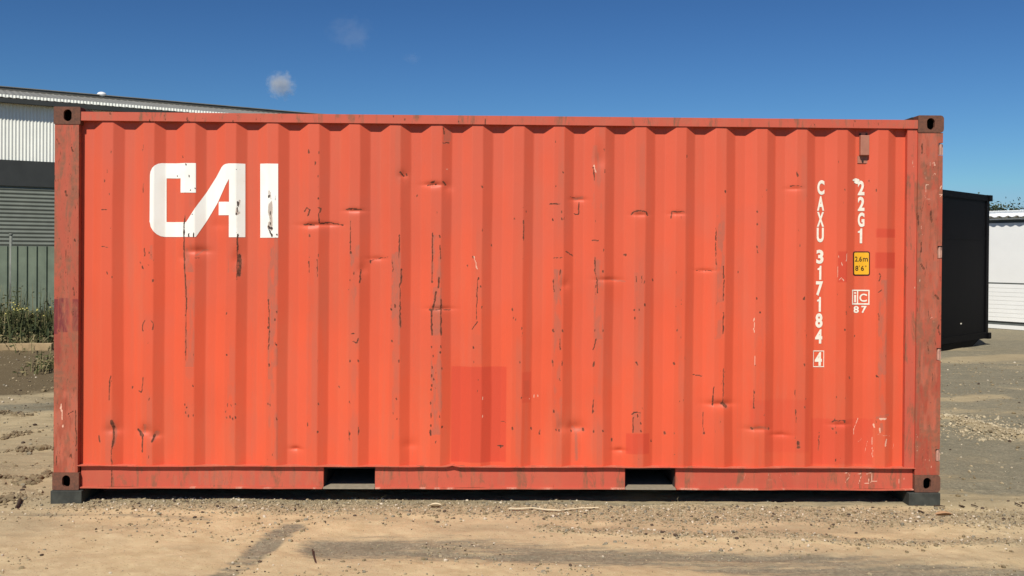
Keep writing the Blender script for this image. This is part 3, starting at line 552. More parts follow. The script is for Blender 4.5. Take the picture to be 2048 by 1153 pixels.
# roof with cross corrugations
q = []
p0 = px(572, 227, .3)[0] + .0; pr0 = (on_plane(970, 234, .5)[0] - on_plane(584, 228, .5)[0]) / 5; xa = on_plane(572, 228, .5)[0]
x = xa - pr0 * 12
while x < HX - .2:
    for dx, dz in ((0, 0), (.09, 0), (.115, -.022), (pr0 - .025, -.022)):
        if -HX + .10 < x + dx < HX - .10: q.append((x + dx, dz))
    x += pr0
ys = np.array([.072, .10, 1.2, 2.33, 2.36]); P = np.zeros((5, len(q), 3))
for j, y in enumerate(ys):
    for i, (a, d) in enumerate(q): P[j, i] = (a, y, TOP - .035 + (0 if j in (0, 4) else (.012 + .012 * (j == 2) + d)))
w_ = np.zeros((5, len(q), 4)); t_ = np.zeros_like(w_); t_[..., 1] = .9
mb = MB(); mb.grid(P, w_, t_); mb.box(-HX + .02, -HX + .12, .163, W20 - .163, TOP - .04, TOP - .005); mb.box(HX - .12, HX - .02, .163, W20 - .163, TOP - .04, TOP - .005)
mb.build('roof', M['rail'], box_root)
for xa_, s in ((HX - .178, -1), (-HX + .178, 1)):
    mb = MB(); L_ = .07 if s < 0 else .035
    mb.prism([(xa_, TOP - .030), (xa_ + s * L_, TOP - .030), (xa_ + s * .01, TOP - .003), (xa_, TOP - .003)], .075, .25); mb.build('roof_gusset', M['cavity'], box_root)
mb = MB(); mb.box(-HX + .08, HX - .1, .075, W20 - .075, zb1 - .03, zb1 - .006)
for i in range(16):
    x = -HX + .3 + i * .36
    if any(a - .1 < x < b + .1 for a, b in gap): continue
    mb.box(x, x + .045, .062, W20 - .075, zb0 + .03, zb1 - .031)
mb.build('underframe', M['under'], box_root)

# ------------------------------------------------------------------ markings lying on the corrugated side
def conform(b, off=.0015, grid=None, fn=None):
    xs_ = [v.co.x for v in b.verts]; zs_ = [v.co.z for v in b.verts]; lo, hi = min(xs_), max(xs_)
    cuts = [q for q in br if lo < q < hi]
    if grid: cuts += list(np.arange(lo, hi, grid))
    for c in sorted(cuts):
        bmesh.ops.bisect_plane(b, geom=b.verts[:] + b.edges[:] + b.faces[:], plane_co=(c, 0, 0), plane_no=(1, 0, 0))
    if grid:
        for c in np.arange(min(zs_), max(zs_), grid):
            bmesh.ops.bisect_plane(b, geom=b.verts[:] + b.edges[:] + b.faces[:], plane_co=(0, 0, c), plane_no=(0, 0, 1))
    X_ = np.array([v.co.x for v in b.verts]); Z_ = np.array([v.co.z for v in b.verts])
    y = np.maximum(surf(X_, Z_), YO - .004) - off
    for v, yy in zip(b.verts, y): v.co.y = yy
    for f in b.faces:
        if f.normal.y > 0: f.normal_flip()
    b.normal_update()
    for f in b.faces:
        if f.normal.y > 0: f.normal_flip()
def poly_bm(b, pts):
    vs_ = [b.verts.new((p[0], 0, p[1])) for p in pts]
    for t3 in tessellate_polygon([[Vector((p[0], p[1], 0)) for p in pts]]): b.faces.new([vs_[i] for i in t3])
def arc(c, r, a0, a1, n=8): return [(c[0] + r[0] * math.cos(R(a0 + (a1 - a0) * i / n)), c[1] - r[1] * math.sin(R(a0 + (a1 - a0) * i / n))) for i in range(n + 1)]
zz = lambda p: (280 + p[0] / 3.8425, 300 + p[1] / 3.8425)
o1 = [(431, 103), (431, 330), (313, 330), (313, 220), (205, 220), (205, 556), (355, 556)]
o1 += [(628, 135), (642, 119), (660, 109), (682, 105), (810, 108), (810, 672), (683, 672), (683, 503), (605, 503), (606, 400), (685, 400), (685, 222), (602, 398), (430, 670)]
o1 += [(190, 670), (158, 664), (128, 648), (103, 625), (84, 594), (75, 550), (77, 195), (82, 165), (94, 140), (115, 120), (140, 108), (170, 103)]
o2 = [(925, 108), (1063, 108), (1063, 676), (925, 676)]
def white_obj(polys, name, mat):
    b = bmesh.new()
    for pl in polys: poly_bm(b, [px(*p) for p in pl])
    conform(b, .0020, grid=.011)
    X_ = np.array([v.co.x for v in b.verts]); Z_ = np.array([v.co.z for v in b.verts])
    mb = MB(); mb.bm(b)
    # sample the painted marks on a local raster
    gx = np.arange(X_.min() - .02, X_.max() + .02, .004); gz = np.arange(Z_.min() - .02, Z_.max() + .02, .004)
    GX, GZ = np.meshgrid(gx, gz); w, t = paint(GX, GZ)
    i = np.clip(((X_ - gx[0]) / .004).round().astype(int), 0, len(gx) - 1); k = np.clip(((Z_ - gz[0]) / .004).round().astype(int), 0, len(gz) - 1)
    mb.W = [w[k, i]]; mb.T = [t[k, i]]; mb.wear = True
    return mb.build(name, mat, box_root, smooth=True)
white_obj([[zz(p) for p in o1], [zz(p) for p in o2]], 'logo_lettering', M['white'])
_fc = {}
def glyph_bm(s, bold=.03):
    """flat text outline as a bmesh in (x, z), fitted to the unit box"""
    cu = bpy.data.curves.new('t', 'FONT'); cu.body = s; cu.offset = bold; cu.resolution_u = 6; cu.fill_mode = 'FRONT'
    o = bpy.data.objects.new('t', cu); col.objects.link(o); bpy.context.view_layer.update()
    me = bpy.data.meshes.new_from_object(o.evaluated_get(bpy.context.evaluated_depsgraph_get()))
    bpy.data.objects.remove(o); bpy.data.curves.remove(cu)
    V_ = [tuple(v.co) for v in me.vertices]; F_ = [tuple(p.vertices) for p in me.polygons]; bpy.data.meshes.remove(me)
    x0 = min(v[0] for v in V_); x1 = max(v[0] for v in V_); y0 = min(v[1] for v in V_); y1 = max(v[1] for v in V_)
    return [((v[0] - x0) / (x1 - x0), (v[1] - y0) / (y1 - y0)) for v in V_], F_
def put_text(b, s, u0, v0, u1, v1, bold=.03):
    """writes s into the photo rectangle (u0, v0)-(u1, v1) on the container side"""
    if s == '1': V_, F_ = [(.45, 0), (1, 0), (1, 1), (.62, 1), (.45, .86), (.0, .80), (.0, .70), (.45, .70)], [(0, 1, 2, 3, 4, 7), (4, 5, 6, 7)]
    else: V_, F_ = glyph_bm(s, bold)
    a = px(u0, v1); c = px(u1, v0)
    vv = [b.verts.new((a[0] + (c[0] - a[0]) * p[0], 0, a[1] + (c[1] - a[1]) * p[1])) for p in V_]
    for f in F_:
        try: b.faces.new([vv[i] for i in f])
        except ValueError: pass
def rect_bm(b, u0, v0, u1, v1): a = px(u0, v1); c = px(u1, v0); poly_bm(b, [(a[0], a[1]), (c[0], a[1]), (c[0], c[1]), (a[0], c[1])])
def finish(b, name, mat, parent=box_root, off=.0022):
    conform(b, off, grid=.016); mb = MB(); mb.bm(b); return mb.build(name, mat, parent)
b = bmesh.new()
tx = lambda v: 1641.7 - (v - 375) / (718 - 375) * 5.2
for ch, v0, v1 in (('C', 361, 390), ('A', 393, 422), ('X', 424.5, 454), ('U', 456, 485), ('3', 500, 528), ('1', 532, 560), ('7', 563, 592), ('1', 594.5, 624), ('8', 627, 656), ('4', 659, 687.5), ('4', 704.5, 732)):
    c = tx((v0 + v1) / 2); w = 7.2 if ch not in '1' else 4.4
    put_text(b, ch, c - w, v0, c + w - (1 if ch == '1' else 0), v1, .042)
finish(b, 'identification_number', M['stencil']); b = bmesh.new()
for r in ((1626, 701.6, 1648, 703.2), (1626, 733, 1648, 734.6), (1626, 703.2, 1627.5, 733), (1646.5, 703.2, 1648, 733)): rect_bm(b, *r)
finish(b, 'check_digit_frame', M['stencil'])
b = bmesh.new()
for ch, v0, v1 in (('2', 362, 391), ('2', 394, 422.5), ('G', 425.6, 454.5), ('1', 457.4, 487)):
    put_text(b, ch, 1715.3, v0, 1728.8 - (4.5 if ch == '1' else 0), v1, .042)
finish(b, 'size_code', M['stencil'])
# torn white sticker
b = bmesh.new(); poly_bm(b, [px(*p) for p in ((1706, 359), (1711, 357), (1718, 359), (1719, 363), (1716, 366), (1717, 369), (1712, 368), (1708, 366), (1709, 363), (1705, 362))]); finish(b, 'torn_sticker', M['stencil'])
# height label
def rrect(u0, v0, u1, v1, r):
    out = []
    for cx, cy, a in ((u1 - r, v0 + r, 0), (u0 + r, v0 + r, 90), (u0 + r, v1 - r, 180), (u1 - r, v1 - r, 270)):
        for k in range(5): t = R(a + 22.5 * k); out.append((cx + r * math.cos(t), cy - r * math.sin(t)))
    return out
b = bmesh.new(); poly_bm(b, [px(*p) for p in rrect(1706, 503.3, 1739.6, 551.8, 4)]); lab = finish(b, 'height_label', M['black'])
b = bmesh.new(); poly_bm(b, [px(*p) for p in rrect(1708.2, 505.6, 1737.4, 549.4, 2.4)]); finish(b, 'label_face', M['yellow'], lab, .0034)
b = bmesh.new()
put_text(b, '2.6', 1709.3, 513.5, 1723.3, 523.6, .015); put_text(b, 'm', 1725.3, 516.3, 1735.3, 523.6, .012)
finish(b, 'label_text', M['black'], lab, .0046); b = bmesh.new()
put_text(b, '8', 1710, 532, 1716.2, 542, .015); put_text(b, "'", 1717.6, 531.5, 1718.8, 534.6, .01); put_text(b, '6', 1721.3, 532, 1727.5, 542, .015); put_text(b, '"', 1729.6, 531.5, 1732.4, 534.6, .01)
finish(b, 'label_text', M['black'], lab, .0046)
b = bmesh.new()
for r in ((1704, 580.2, 1738.8, 582.6), (1704, 607.2, 1738.8, 609.8), (1704, 582.6, 1706.2, 607.2), (1736.4, 582.6, 1738.8, 607.2), (1713.6, 582.6, 1716.2, 607.2), (1708.3, 590.2, 1711.8, 605), (1708.3, 585, 1711.8, 588)): rect_bm(b, *r)
put_text(b, 'C', 1718.6, 588, 1733.8, 604, .02); put_text(b, '8', 1707, 612.5, 1717.5, 626.5, .03); put_text(b, '7', 1722.5, 612.5, 1733.5, 626.5, .03)
finish(b, 'approval_mark', M['stencil'])
# vent cover near the top right
a = px(1717.5, 312); c = px(1736, 272); y0 = .018
mb = MB(); mb.box(a[0], c[0], .016, .050, a[1], c[1], ch=.004); vc = mb.build('vent_cover', M['vent'], box_root)
e = px(1714.5, 327); mb = MB(); mb.box(e[0], c[0], .0465, .0495, e[1], a[1] - .001); mb.build('vent_flange', M['vent'], vc); mb = MB(); mb.box(a[0], c[0], .0465, .0495, c[1], c[1] + .022); 
mb.build('vent_flange', M['vent'], vc)
for u, v in ((1719.5, 269.5), (1732.5, 269.5), (1724.5, 323.5)):
    p = px(u, v); mb = MB(); mb.tube([(p[0], .0465, p[1]), (p[0], .042, p[1])], .007, 8); mb.build('rivet', M['cavity'], vc)

# support pads under the front corner castings
def pad(x0, x1, label, M_=None):
    mb = MB(); mb.box(x0, x1, -.018, .34, -.03, Z0 - .002, ch=.004)
    o = mb.build('support_pad', M['rubber']); tag(o, label, 'support block', 'dark blocks under the container corners')
pad(on_plane(100.5, 1000, -.018)[0], on_plane(163, 1000, -.018)[0], 'dark grey block under the left corner of the orange container')
pad(on_plane(1818, 1000, -.018)[0], on_plane(1881, 1000, -.018)[0], 'dark grey block under the right corner of the orange container')

# ------------------------------------------------------------------ ground
def G(u, v): p = on_ground(u, v); return p[0], p[1]
xs = np.concatenate([-np.geomspace(400, 9.2, 40), np.arange(-9, -4.5, .03), np.arange(-4.5, 4.5, .014), np.arange(4.5, 9, .03), np.geomspace(9.2, 400, 40)])
ys = np.concatenate([np.linspace(-60, -3, 14), np.arange(-2.4, .6, .012), np.arange(.6, 3, .03), 3 + np.cumsum(np.geomspace(.03, .12, 160)), np.geomspace(16, 900, 40)])
GX, GY = np.meshgrid(xs, ys)
near = sstep(26, 16, np.hypot(GX, GY))
h = (fbm(GX * .35, GY * .35, 100, 3) - .5) * .05 * sstep(.2, 2.5, np.abs(GY - .9)) + (fbm(GX * 2.2, GY * 2.8, 101, 4) - .5) * .026 + (fbm(GX * 16, GY * 16, 102, 4) - .5) * .012
tone = np.zeros(GX.shape + (4,)); tone[..., 3] = 1     # r grey, g coarse gravel, b dark soil
wx = (fbm(GX * 1.6, GY * 1.6, 110, 5) - .5); wy = (fbm(GX * 1.6 + 40, GY * 1.6, 111, 5) - .5); wf = (fbm(GX * 9, GY * 9, 112, 4) - .5)
def band(pts, r, amt, ch, jit=.35, hgt=0.0, soft=.6):
    """a streak of different soil along ground points with a ragged edge; r = half width in metres"""
    global h
    P = [G(*p) for p in pts]; x = GX + wx * jit + wf * jit * .3; y = GY + wy * jit + wf * jit * .3; d = np.full(GX.shape, 99.)
    for a, b_ in zip(P[:-1], P[1:]):
        ax, ay = b_[0] - a[0], b_[1] - a[1]; t = np.clip(((x - a[0]) * ax + (y - a[1]) * ay) / (ax * ax + ay * ay + 1e-9), 0, 1)
        d = np.minimum(d, np.hypot(x - a[0] - t * ax, y - a[1] - t * ay))
    m = 1 - sstep(r * (1 - soft), r * (1 + soft), d)
    if ch == 0 and amt > 0: m = m * (.45 + 1.1 * fbm(GX * .7, GY * 9, 150, 4))
    if ch is not None: tone[..., ch] = np.maximum(tone[..., ch], m * amt) if amt > 0 else tone[..., ch] * (1 + m * amt)
    h = h + hgt * m
# far yard: grey packed ground behind the container on the right and left
tone[..., 0] = sstep(.25, 1.6, GY + wy * 2.0 + (GX < 0) * -3.6) * .80 * sstep(.30, .62, fbm(GX * .5, GY * 1.1, 120, 4) + .12)
tone[..., 1] = .25 * sstep(.45, .7, fbm(GX * 3, GY * 3, 121))
tone[..., 0] = np.maximum(tone[..., 0], sstep(.05, .7, GY + wy * .6) * (GX > 0) * (-.35 + 2.3 * fbm(GX * .5, GY * 2.6, 122, 4)))
tone[..., 2] = 1.1 * sstep(3.0, 7.0, GY + wy * 3) * (GX < 0) + .35 * sstep(.42, .6, fbm(GX * .7, GY * 1.5, 123, 4)) * (GY > 2)
# grey wheel track along the front, and the one branching to lower left
band([(660, 1095), (1000, 1098), (1300, 1112), (1560, 1122), (1900, 1146), (2200, 1160)], .19, .86, 0, .16, -.012)
band([(1450, 1128), (1800, 1153)], .10, .8, 0, .2)
band([(585, 1052), (500, 1110), (425, 1160)], .075, .82, 0, .10, -.008)
band([(-60, 1028), (200, 1030), (420, 1038)], .035, .45, 0, .10)
# loose gravel between the track and the container
band([(190, 1006), (700, 1010), (1200, 1025), (1900, 1035), (2200, 1040)], .20, .9, 1, .14, .008)
band([(190, 1003), (600, 1006), (1200, 1004), (1800, 1005)], .09, .55, 0, .10)
band([(1100, 1055), (1500, 1068), (1700, 1085), (2100, 1082)], .08, .8, 1, .2, .010)
band([(-100, 958), (60, 985), (100, 995)], .10, .7, 1, .25, .012)
# right: pale windrow and grey beds
band([(1870, 834), (1920, 842), (1985, 862), (2048, 876), (2140, 894)], .12, -1, 0, .16, .05); band([(1870, 832), (1920, 838), (1985, 858), (2048, 872), (2140, 890)], .10, .5, 1, .15); dd = tone[..., 0]
band([(1880, 872), (2048, 915), (2200, 940)], .36, 1.5, 0, .3); band([(1880, 930), (2048, 955)], .28, 1.25, 0, .4)
band([(1890, 778), (2100, 790)], .5, 1.2, 0, .6); band([(1880, 735), (2080, 760)], .8, 1.1, 0, .8); band([(1890, 722), (2100, 712)], .35, -.9, 0, .3); band([(1890, 798), (1990, 795)], .2, -.9, 0, .3)
# left: grey and dark patches
band([(-60, 820), (110, 812)], .35, 1.1, 0, .4); band([(-60, 745), (110, 742)], 1.0, 1.2, 0, .9); band([(-60, 770), (110, 788)], .35, -.7, 0, .5)
for pts in ([(-60, 872), (110, 858)], [(-60, 905), (110, 898)], [(-60, 945), (110, 935)], [(-60, 790), (110, 800)]): band(pts, .09, .8, 1, .35, .014)
band([(-400, 697), (-60, 697), (108, 695)], .75, .9, 2, .6, .10)
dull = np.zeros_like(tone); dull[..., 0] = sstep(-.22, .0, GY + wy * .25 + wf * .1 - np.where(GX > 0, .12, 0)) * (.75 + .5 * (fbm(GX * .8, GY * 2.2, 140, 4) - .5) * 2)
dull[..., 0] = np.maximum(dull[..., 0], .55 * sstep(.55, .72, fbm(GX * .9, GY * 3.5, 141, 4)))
tone[..., 0] = np.maximum(tone[..., 0], 1.5 * sstep(-1.75, -2.3, GY)); tone[..., 2] = np.maximum(tone[..., 2], .8 * sstep(-1.8, -2.4, GY))  # out-of-view ground made darker to cut light bounced onto the container
h *= near
h = h * np.where((np.abs(np.abs(GX) - 2.94) < .28) & (np.abs(GY - .1) < .4), .25, 1) - .004
P = np.stack([GX, GY, h], -1)
mb = MB(); mb.grid(P, tone, dull)
n = NT('sandy_yard_soil'); w = n.attr('wear')
big = n.noise(.8, 6, .6); mid = n.noise(6, 8, .65); fin = n.noise(45, 8, .7); grit = n.vor(85); grit2 = n.vor(38)
sand = n.mix(n.mr(mid, .36, .66), (.525, .418, .245), (.44, .34, .192))
sand = n.mix(n.mr(big, .42, .66, 0, .5), sand, (.39, .31, .195))
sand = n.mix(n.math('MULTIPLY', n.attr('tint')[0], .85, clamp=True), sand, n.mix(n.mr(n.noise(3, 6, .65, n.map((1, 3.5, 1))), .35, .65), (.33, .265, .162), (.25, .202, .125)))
grey = n.mix(n.mr(mid, .35, .65), (.215, .194, .132), (.285, .25, .17)); grey = n.mix(n.mr(fin, .35, .7), grey, (.155, .135, .095))
gm = n.mr(n.math('ADD', w[0], n.math('MULTIPLY', n.math('SUBTRACT', n.noise(4, 9, .72, n.map((.9, 5, 1))), .5), 2.0)), .15, .95)
c = n.mix(gm, sand, grey)
grv = n.mix(n.mr(n.noise(70, 3, .6), .4, .6), (.22, .175, .105), (.40, .325, .20))
vm = n.mr(n.math('ADD', w[1], n.math('MULTIPLY', n.math('SUBTRACT', n.noise(24, 6, .7), .5), 1.2)), .42, .75, 0, .75); c = n.mix(vm, c, grv)
c = n.mix(n.mr(n.math('ADD', w[2], n.math('MULTIPLY', n.math('SUBTRACT', mid, .5), .7)), .3, .8), c, (.13, .098, .055))
sp = n.t.nodes.new('ShaderNodeSeparateColor'); n.t.links.new(grit['Color'], sp.inputs[0])
pb = n.math('MULTIPLY', n.mr(grit['Distance'], .38, .25), n.mr(sp.outputs[0], .86, .9)); c = n.mix(n.math('MULTIPLY', pb, .65), c, (.16, .10, .06))
pb2 = n.math('MULTIPLY', n.mr(grit['Distance'], .36, .22), n.mr(sp.outputs[1], .92, .95)); c = n.mix(n.math('MULTIPLY', pb2, .6), c, (.62, .52, .38))
n.set('Base Color', c); n.set('Roughness', .95); n.set('Specular IOR Level', .1)
n.bump(n.math('ADD', n.math('MULTIPLY', fin, .7), n.math('MULTIPLY', n.noise(160, 4, .7), .4)), .55, .012)
tag(mb.build('ground', n.m, smooth=True), kind='structure')
def gh(x, y):
    i = np.clip(np.searchsorted(xs, x), 1, len(xs) - 1); k = np.clip(np.searchsorted(ys, y), 1, len(ys) - 1); return h[k, i]

# loose stones and crumbs of soil: one mass nobody could count
rs = np.random.RandomState(3)
def rock(seed):
    r = np.random.RandomState(seed); b = bmesh.new(); bmesh.ops.create_icosphere(b, subdivisions=1, radius=1)
    V_ = np.array([tuple(v.co) for v in b.verts]); F_ = np.array([[v.index for v in f.verts] for f in b.faces]); b.free()
    V_ = V_ * (1 + r.uniform(-.28, .28, (len(V_), 1))) * np.array([1, r.uniform(.6, .95), r.uniform(.45, .75)]); return V_, F_
ROCKS = [rock(i) for i in range(6)]
def scatter(n_, fx, size, name, label, cat, mats, wts):
    x, y = fx(n_); ok = ~((np.abs(x) < HX + .0) & (y > .12) & (y < 2.5)); x, y = x[ok], y[ok]; z = gh(x, y)
    s = size(len(x)); a = rs.uniform(0, 6.28, len(x)); kind_ = rs.randint(0, 6, len(x)); mi = rs.choice(len(mats), len(x), p=wts)
    mb = MB()
    for k in range(6):
        for m_ in range(len(mats)):
            q = np.where((kind_ == k) & (mi == m_))[0]
            if not len(q): continue
            V_, F_ = ROCKS[k]; ca, sa = np.cos(a[q])[:, None], np.sin(a[q])[:, None]; S_ = s[q][:, None]
            vx = (V_[:, 0] * ca - V_[:, 1] * sa) * S_ + x[q][:, None]; vy = (V_[:, 0] * sa + V_[:, 1] * ca) * S_ + y[q][:, None]; vz = V_[:, 2] * S_ + z[q][:, None] + S_ * .25
            F2 = (F_[None] + (np.arange(len(q)) * len(V_))[:, None, None]).reshape(-1, 3)
            mb.add(np.stack([vx, vy, vz], -1).reshape(-1, 3), F2, m_)
    o = mb.build(name, mats); tag(o, label, cat, kind='stuff'); return o
st = [plain('brown_stone', (.25, .19, .105), .9, .2, 20), plain('tan_stone', (.41, .325, .20), .9, .2, 20), plain('grey_stone', (.27, .235, .165), .9, .2, 20), plain('pale_stone', (.60, .51, .38), .85, .1, 20), plain('dark_stone', (.09, .06, .04), .9, .2, 20)]
def weighted(n_):
    x = rs.uniform(-4.6, 4.6, n_ * 4); y = rs.uniform(-1.9, .25, n_ * 4)
    i = np.clip(np.searchsorted(xs, x), 1, len(xs) - 1); k = np.clip(np.searchsorted(ys, y), 1, len(ys) - 1)
    p = .012 + tone[k, i, 1] * 1.0; ok = rs.rand(len(x)) < p; return x[ok][:n_], y[ok][:n_]
def backr(n_): return rs.uniform(2.9, 9, n_), rs.uniform(-.2, 9, n_) ** 1.0
def backl(n_): return rs.uniform(-9.5, -2.9, n_), rs.uniform(-.3, 9, n_)
scatter(15000, weighted, lambda k: np.clip(rs.lognormal(-5.15, .42, k), .003, .016), 'gravel', 'loose brown and tan gravel scattered in front of the container', 'gravel', st, [.27, .42, .14, .08, .09])
scatter(3600, backr, lambda k: np.clip(rs.lognormal(-4.75, .45, k), .004, .028), 'gravel', 'loose stones strewn over the grey yard right of the container', 'gravel', st, [.27, .33, .26, .06, .08])
scatter(3600, backl, lambda k: np.clip(rs.lognormal(-4.7, .5, k), .004, .035), 'gravel', 'loose stones and clods on the yard left of the container', 'gravel', st, [.3, .3, .2, .08, .12])
def clods(n_):
    out = []
    for (u, v, r) in ((1885, 832, .06), (1910, 839, .07), (1940, 849, .07), (1975, 860, .07), (2010, 869, .07), (2040, 876, .06)):
        p = G(u, v); k = n_ // 6; out.append((rs.normal(p[0], .28, k), rs.normal(p[1], r, k)))
    return np.concatenate([o[0] for o in out]), np.concatenate([o[1] for o in out])
scatter(1500, clods, lambda k: np.clip(rs.lognormal(-4.75, .5, k), .005, .035), 'soil_clods', 'pale crumbly clods along the low ridge of soil on the right', 'soil', [st[1], plain('sandy_clod', (.52, .43, .28), .95, .2, 12)], [.3, .7])

def lumps(n_):
    out = []
    for (u0, v0, u1, v1) in ((-20, 955, 60, 957), (60, 957, 102, 950), (-20, 1003, 28, 997), (30, 905, 100, 898), (-20, 880, 50, 868), (50, 964, 60, 962), (-10, 822, 60, 830)):
        a, b_ = np.array(G(u0, v0)), np.array(G(u1, v1)); k = n_ // 7; t = rs.uniform(0, 1, k)[:, None]; q = a + (b_ - a) * t + rs.normal(0, [.05, .045], (k, 2)); out.append(q)
    q = np.concatenate(out); return q[:, 0], q[:, 1]
scatter(560, lumps, lambda k: np.clip(rs.lognormal(-4.3, .5, k), .006, .04), 'soil_clods', 'brown clods turned up in low ridges on the ground at the left', 'soil', [st[0], plain('brown_clod', (.22, .165, .095), .95, .2, 12)], [.4, .6])
# sticks, straw and stray bits lying on the ground
def gp(u, v, up=.006): x, y = G(u, v); return (x, y, float(gh(x, y)) + up)
M['twig'] = plain('dark_twig_bark', (.06, .035, .02), .85); M['straw'] = plain('dry_straw', (.68, .56, .36), .7); M['leaf'] = plain('dry_leaf', (.42, .24, .12), .8)
def stick(name, pts, r, mat, label, cat='stick', up=.008, group=None):
    P_ = [gp(*p, up=up) for p in pts]; mb = MB(); k = len(P_); mb.tube(P_, [r * (1 - .4 * i / (k - 1)) for i in range(k)], 7)
    tag(mb.build(name, mat), label, cat, group)
stick('cable_scrap', [(625, 1097), (626, 1106), (628, 1116), (630.5, 1126)], .0055, M['twig'], 'short dark stick lying upright in the picture on sand in the foreground', 'stick', .010)
mbk = MB(); p = gp(630.5, 1127, .01)
stick('straw_stem', [(1017, 1023.6), (1040, 1023), (1065, 1021.6), (1090, 1024), (1122, 1025), (1128, 1023.5), (1160, 1021.5), (1197, 1020)], .0065, M['straw'], 'long pale straw stem lying on gravel in front of the container', 'straw', .016)
stick('stick', [(1868, 1015), (1880, 1014), (1890, 1015.5)], .0052, M['twig'], 'dark stick just in front of the right corner block', 'stick', .012, 'dark sticks on the sand near the right corner')
stick('stick', [(1918, 1013), (1930, 1016)], .0052, M['twig'], 'dark stick right of the container, leftmost of two lying side by side', 'stick', .012, 'dark sticks on the sand near the right corner')
stick('stick', [(1942, 1013), (1949, 1014), (1956, 1017.5)], .0052, M['twig'], 'dark bent stick right of the container, rightmost of two lying side by side', 'stick', .012, 'dark sticks on the sand near the right corner')
stick('stick', [(1836, 1025), (1842, 1026), (1848, 1029)], .0052, M['twig'], 'short thick dark stick on sand below the right corner block', 'stick', .012, 'dark sticks on the sand near the right corner')
stick('stick', [(2030, 1011), (2044, 1017)], .0052, M['twig'], 'dark stick at the far right edge of the photo', 'stick', .012, 'dark sticks on the sand near the right corner')
stick('stick', [(40, 1004), (37, 1011), (32, 1018)], .012, M['twig'], 'dark curved stick on sand left of the left corner block', 'stick', .014)
for (u, v, w_, l_, lab) in ((871, 1018, .03, .055, 'curled pale dry leaf on gravel left of the straw'), (1888, 1034, .05, .075, 'brown dry leaf on sand in front of the right corner block')):
    x, y = G(u, v); z = float(gh(x, y)); mb = MB(); gx = np.linspace(-1, 1, 7); gy = np.linspace(-1, 1, 5); A, Bq = np.meshgrid(gx, gy)
    wd = np.sqrt(np.clip(1 - A ** 2, .02, 1)); P_ = np.stack([x + A * l_ / 2 * 1.6, y + Bq * wd * w_ / 2, z + .012 + .014 * (A * .6) ** 2 + .02 * (Bq * wd) ** 2], -1)
    mb.grid(P_); mb.grid(P_ - np.array([0, 0, .0015]), flip=True); tag(mb.build('dry_leaf', M['leaf'] if u > 1000 else M['straw'], smooth=True), lab, 'leaf')
x, y = G(319, 1033); V_, F_ = ROCKS[2]; mb = MB(); mb.add(V_ * .016 + np.array([x, y, float(gh(x, y)) + .009]), F_); tag(mb.build('stone', st[2]), 'single brown stone on smooth sand right of the left block', 'stone')

# ------------------------------------------------------------------ warehouse behind on the left
def frame(P0, d, z=0.0):
    """4x4 placing local x along d (horizontal), local y away from the viewer"""
    d = np.array([d[0], d[1], 0.0]); d /= np.linalg.norm(d); nrm = np.array([-d[1], d[0], 0.0])
    m = np.eye(4); m[:3, 0] = d; m[:3, 1] = nrm; m[:3, 2] = (0, 0, 1); m[:3, 3] = (P0[0], P0[1], z); return m
def place(o, m): o.matrix_world = Matrix([list(r) for r in m])
M['shed_wall'] = plain('cream_corrugated_cladding', (.86, .86, .77), .5, .04, 2)
M['shed_roof'] = plain('weathered_zinc_roof', (.245, .24, .21), .55, .12, 1.5)
M['shed_dark'] = plain('dark_grey_steel_trim', (.040, .043, .040), .6, .1, 3)
M['ridge'] = plain('dark_ridge_flashing', (.10, .095, .08), .6, .1, 3)
M['roller'] = plain('grey_green_roller_slats', (.17, .185, .15), .5, .08, 3)
M['dome'] = plain('white_vent_dome', (.8, .8, .78), .4, .03)
B0 = at_depth(0, 320, 26.0); ang = math.atan((4150 - 1024) / F) + YAW; dW = (math.sin(ang), math.cos(ang))
FW = frame(B0, dW); shed = empty('warehouse'); place(shed, FW)
tag(shed, 'cream and dark grey corrugated warehouse with roller door behind the green fence', 'warehouse')
hz_ = lambda v, d=26.0, u=0: float(at_depth(u, v, d)[2])
zw1, zw0, zd1 = hz_(196) + .1, hz_(319.5), hz_(371.5)
LS0, LS1 = -7.0, 34.0
def wavy(s0, s1, z0, z1, pitch, dep, vertical=True, y0=0.0):
    k = int((s1 - s0) / pitch * 6) if vertical else 0
    if vertical:
        s = np.linspace(s0, s1, k + 1); y = y0 - dep * (.5 + .5 * np.sin(s / pitch * 2 * math.pi)); return np.stack([np.stack([s, y, np.full_like(s, z)], -1) for z in (z0, z1)])
    z = np.linspace(z0, z1, int((z1 - z0) / pitch * 6) + 1); y = y0 - dep * (.5 + .5 * np.sin(z / pitch * 2 * math.pi)); return np.stack([np.stack([np.array([s0, s1]), np.full(2, yy), np.full(2, q)], -1) for yy, q in zip(y, z)])
mb = MB(); mb.grid(wavy(LS0, LS1, zw0, zw1, .086, .022)); mb.build('upper_wall', M['shed_wall'], shed, smooth=True)
mb = MB(); mb.box(LS0, LS1, -.06, .10, zd1, zw0 - .003); mb.build('door_lintel', M['shed_dark'], shed)
mb = MB(); mb.grid(wavy(-3.2, 3.4, .02, zd1 - .003, .110, .024, False)); mb.box(-3.26, -3.2, -.05, .05, 0, zd1 - .003); mb.box(3.4, 3.46, -.05, .05, 0, zd1 - .003); mb.build('roller_door', M['roller'], shed, smooth=True)
mb = MB(); mb.grid(wavy(LS0, -3.27, 0, zd1 - .003, .086, .022)); mb.grid(wavy(3.47, LS1, 0, zd1 - .003, .086, .022)); mb.build('lower_wall', M['roller'], shed, smooth=True)
mb = MB(); ze = hz_(196, 25.8) 
mb.box(LS0 - .2, LS1, -.26, -.12, ze - .12, ze); mb.build('gutter', M['shed_dark'], shed)
run, rise = 4.8, 4.8 * .19; k = int((LS1 - LS0) / .19 * 4)
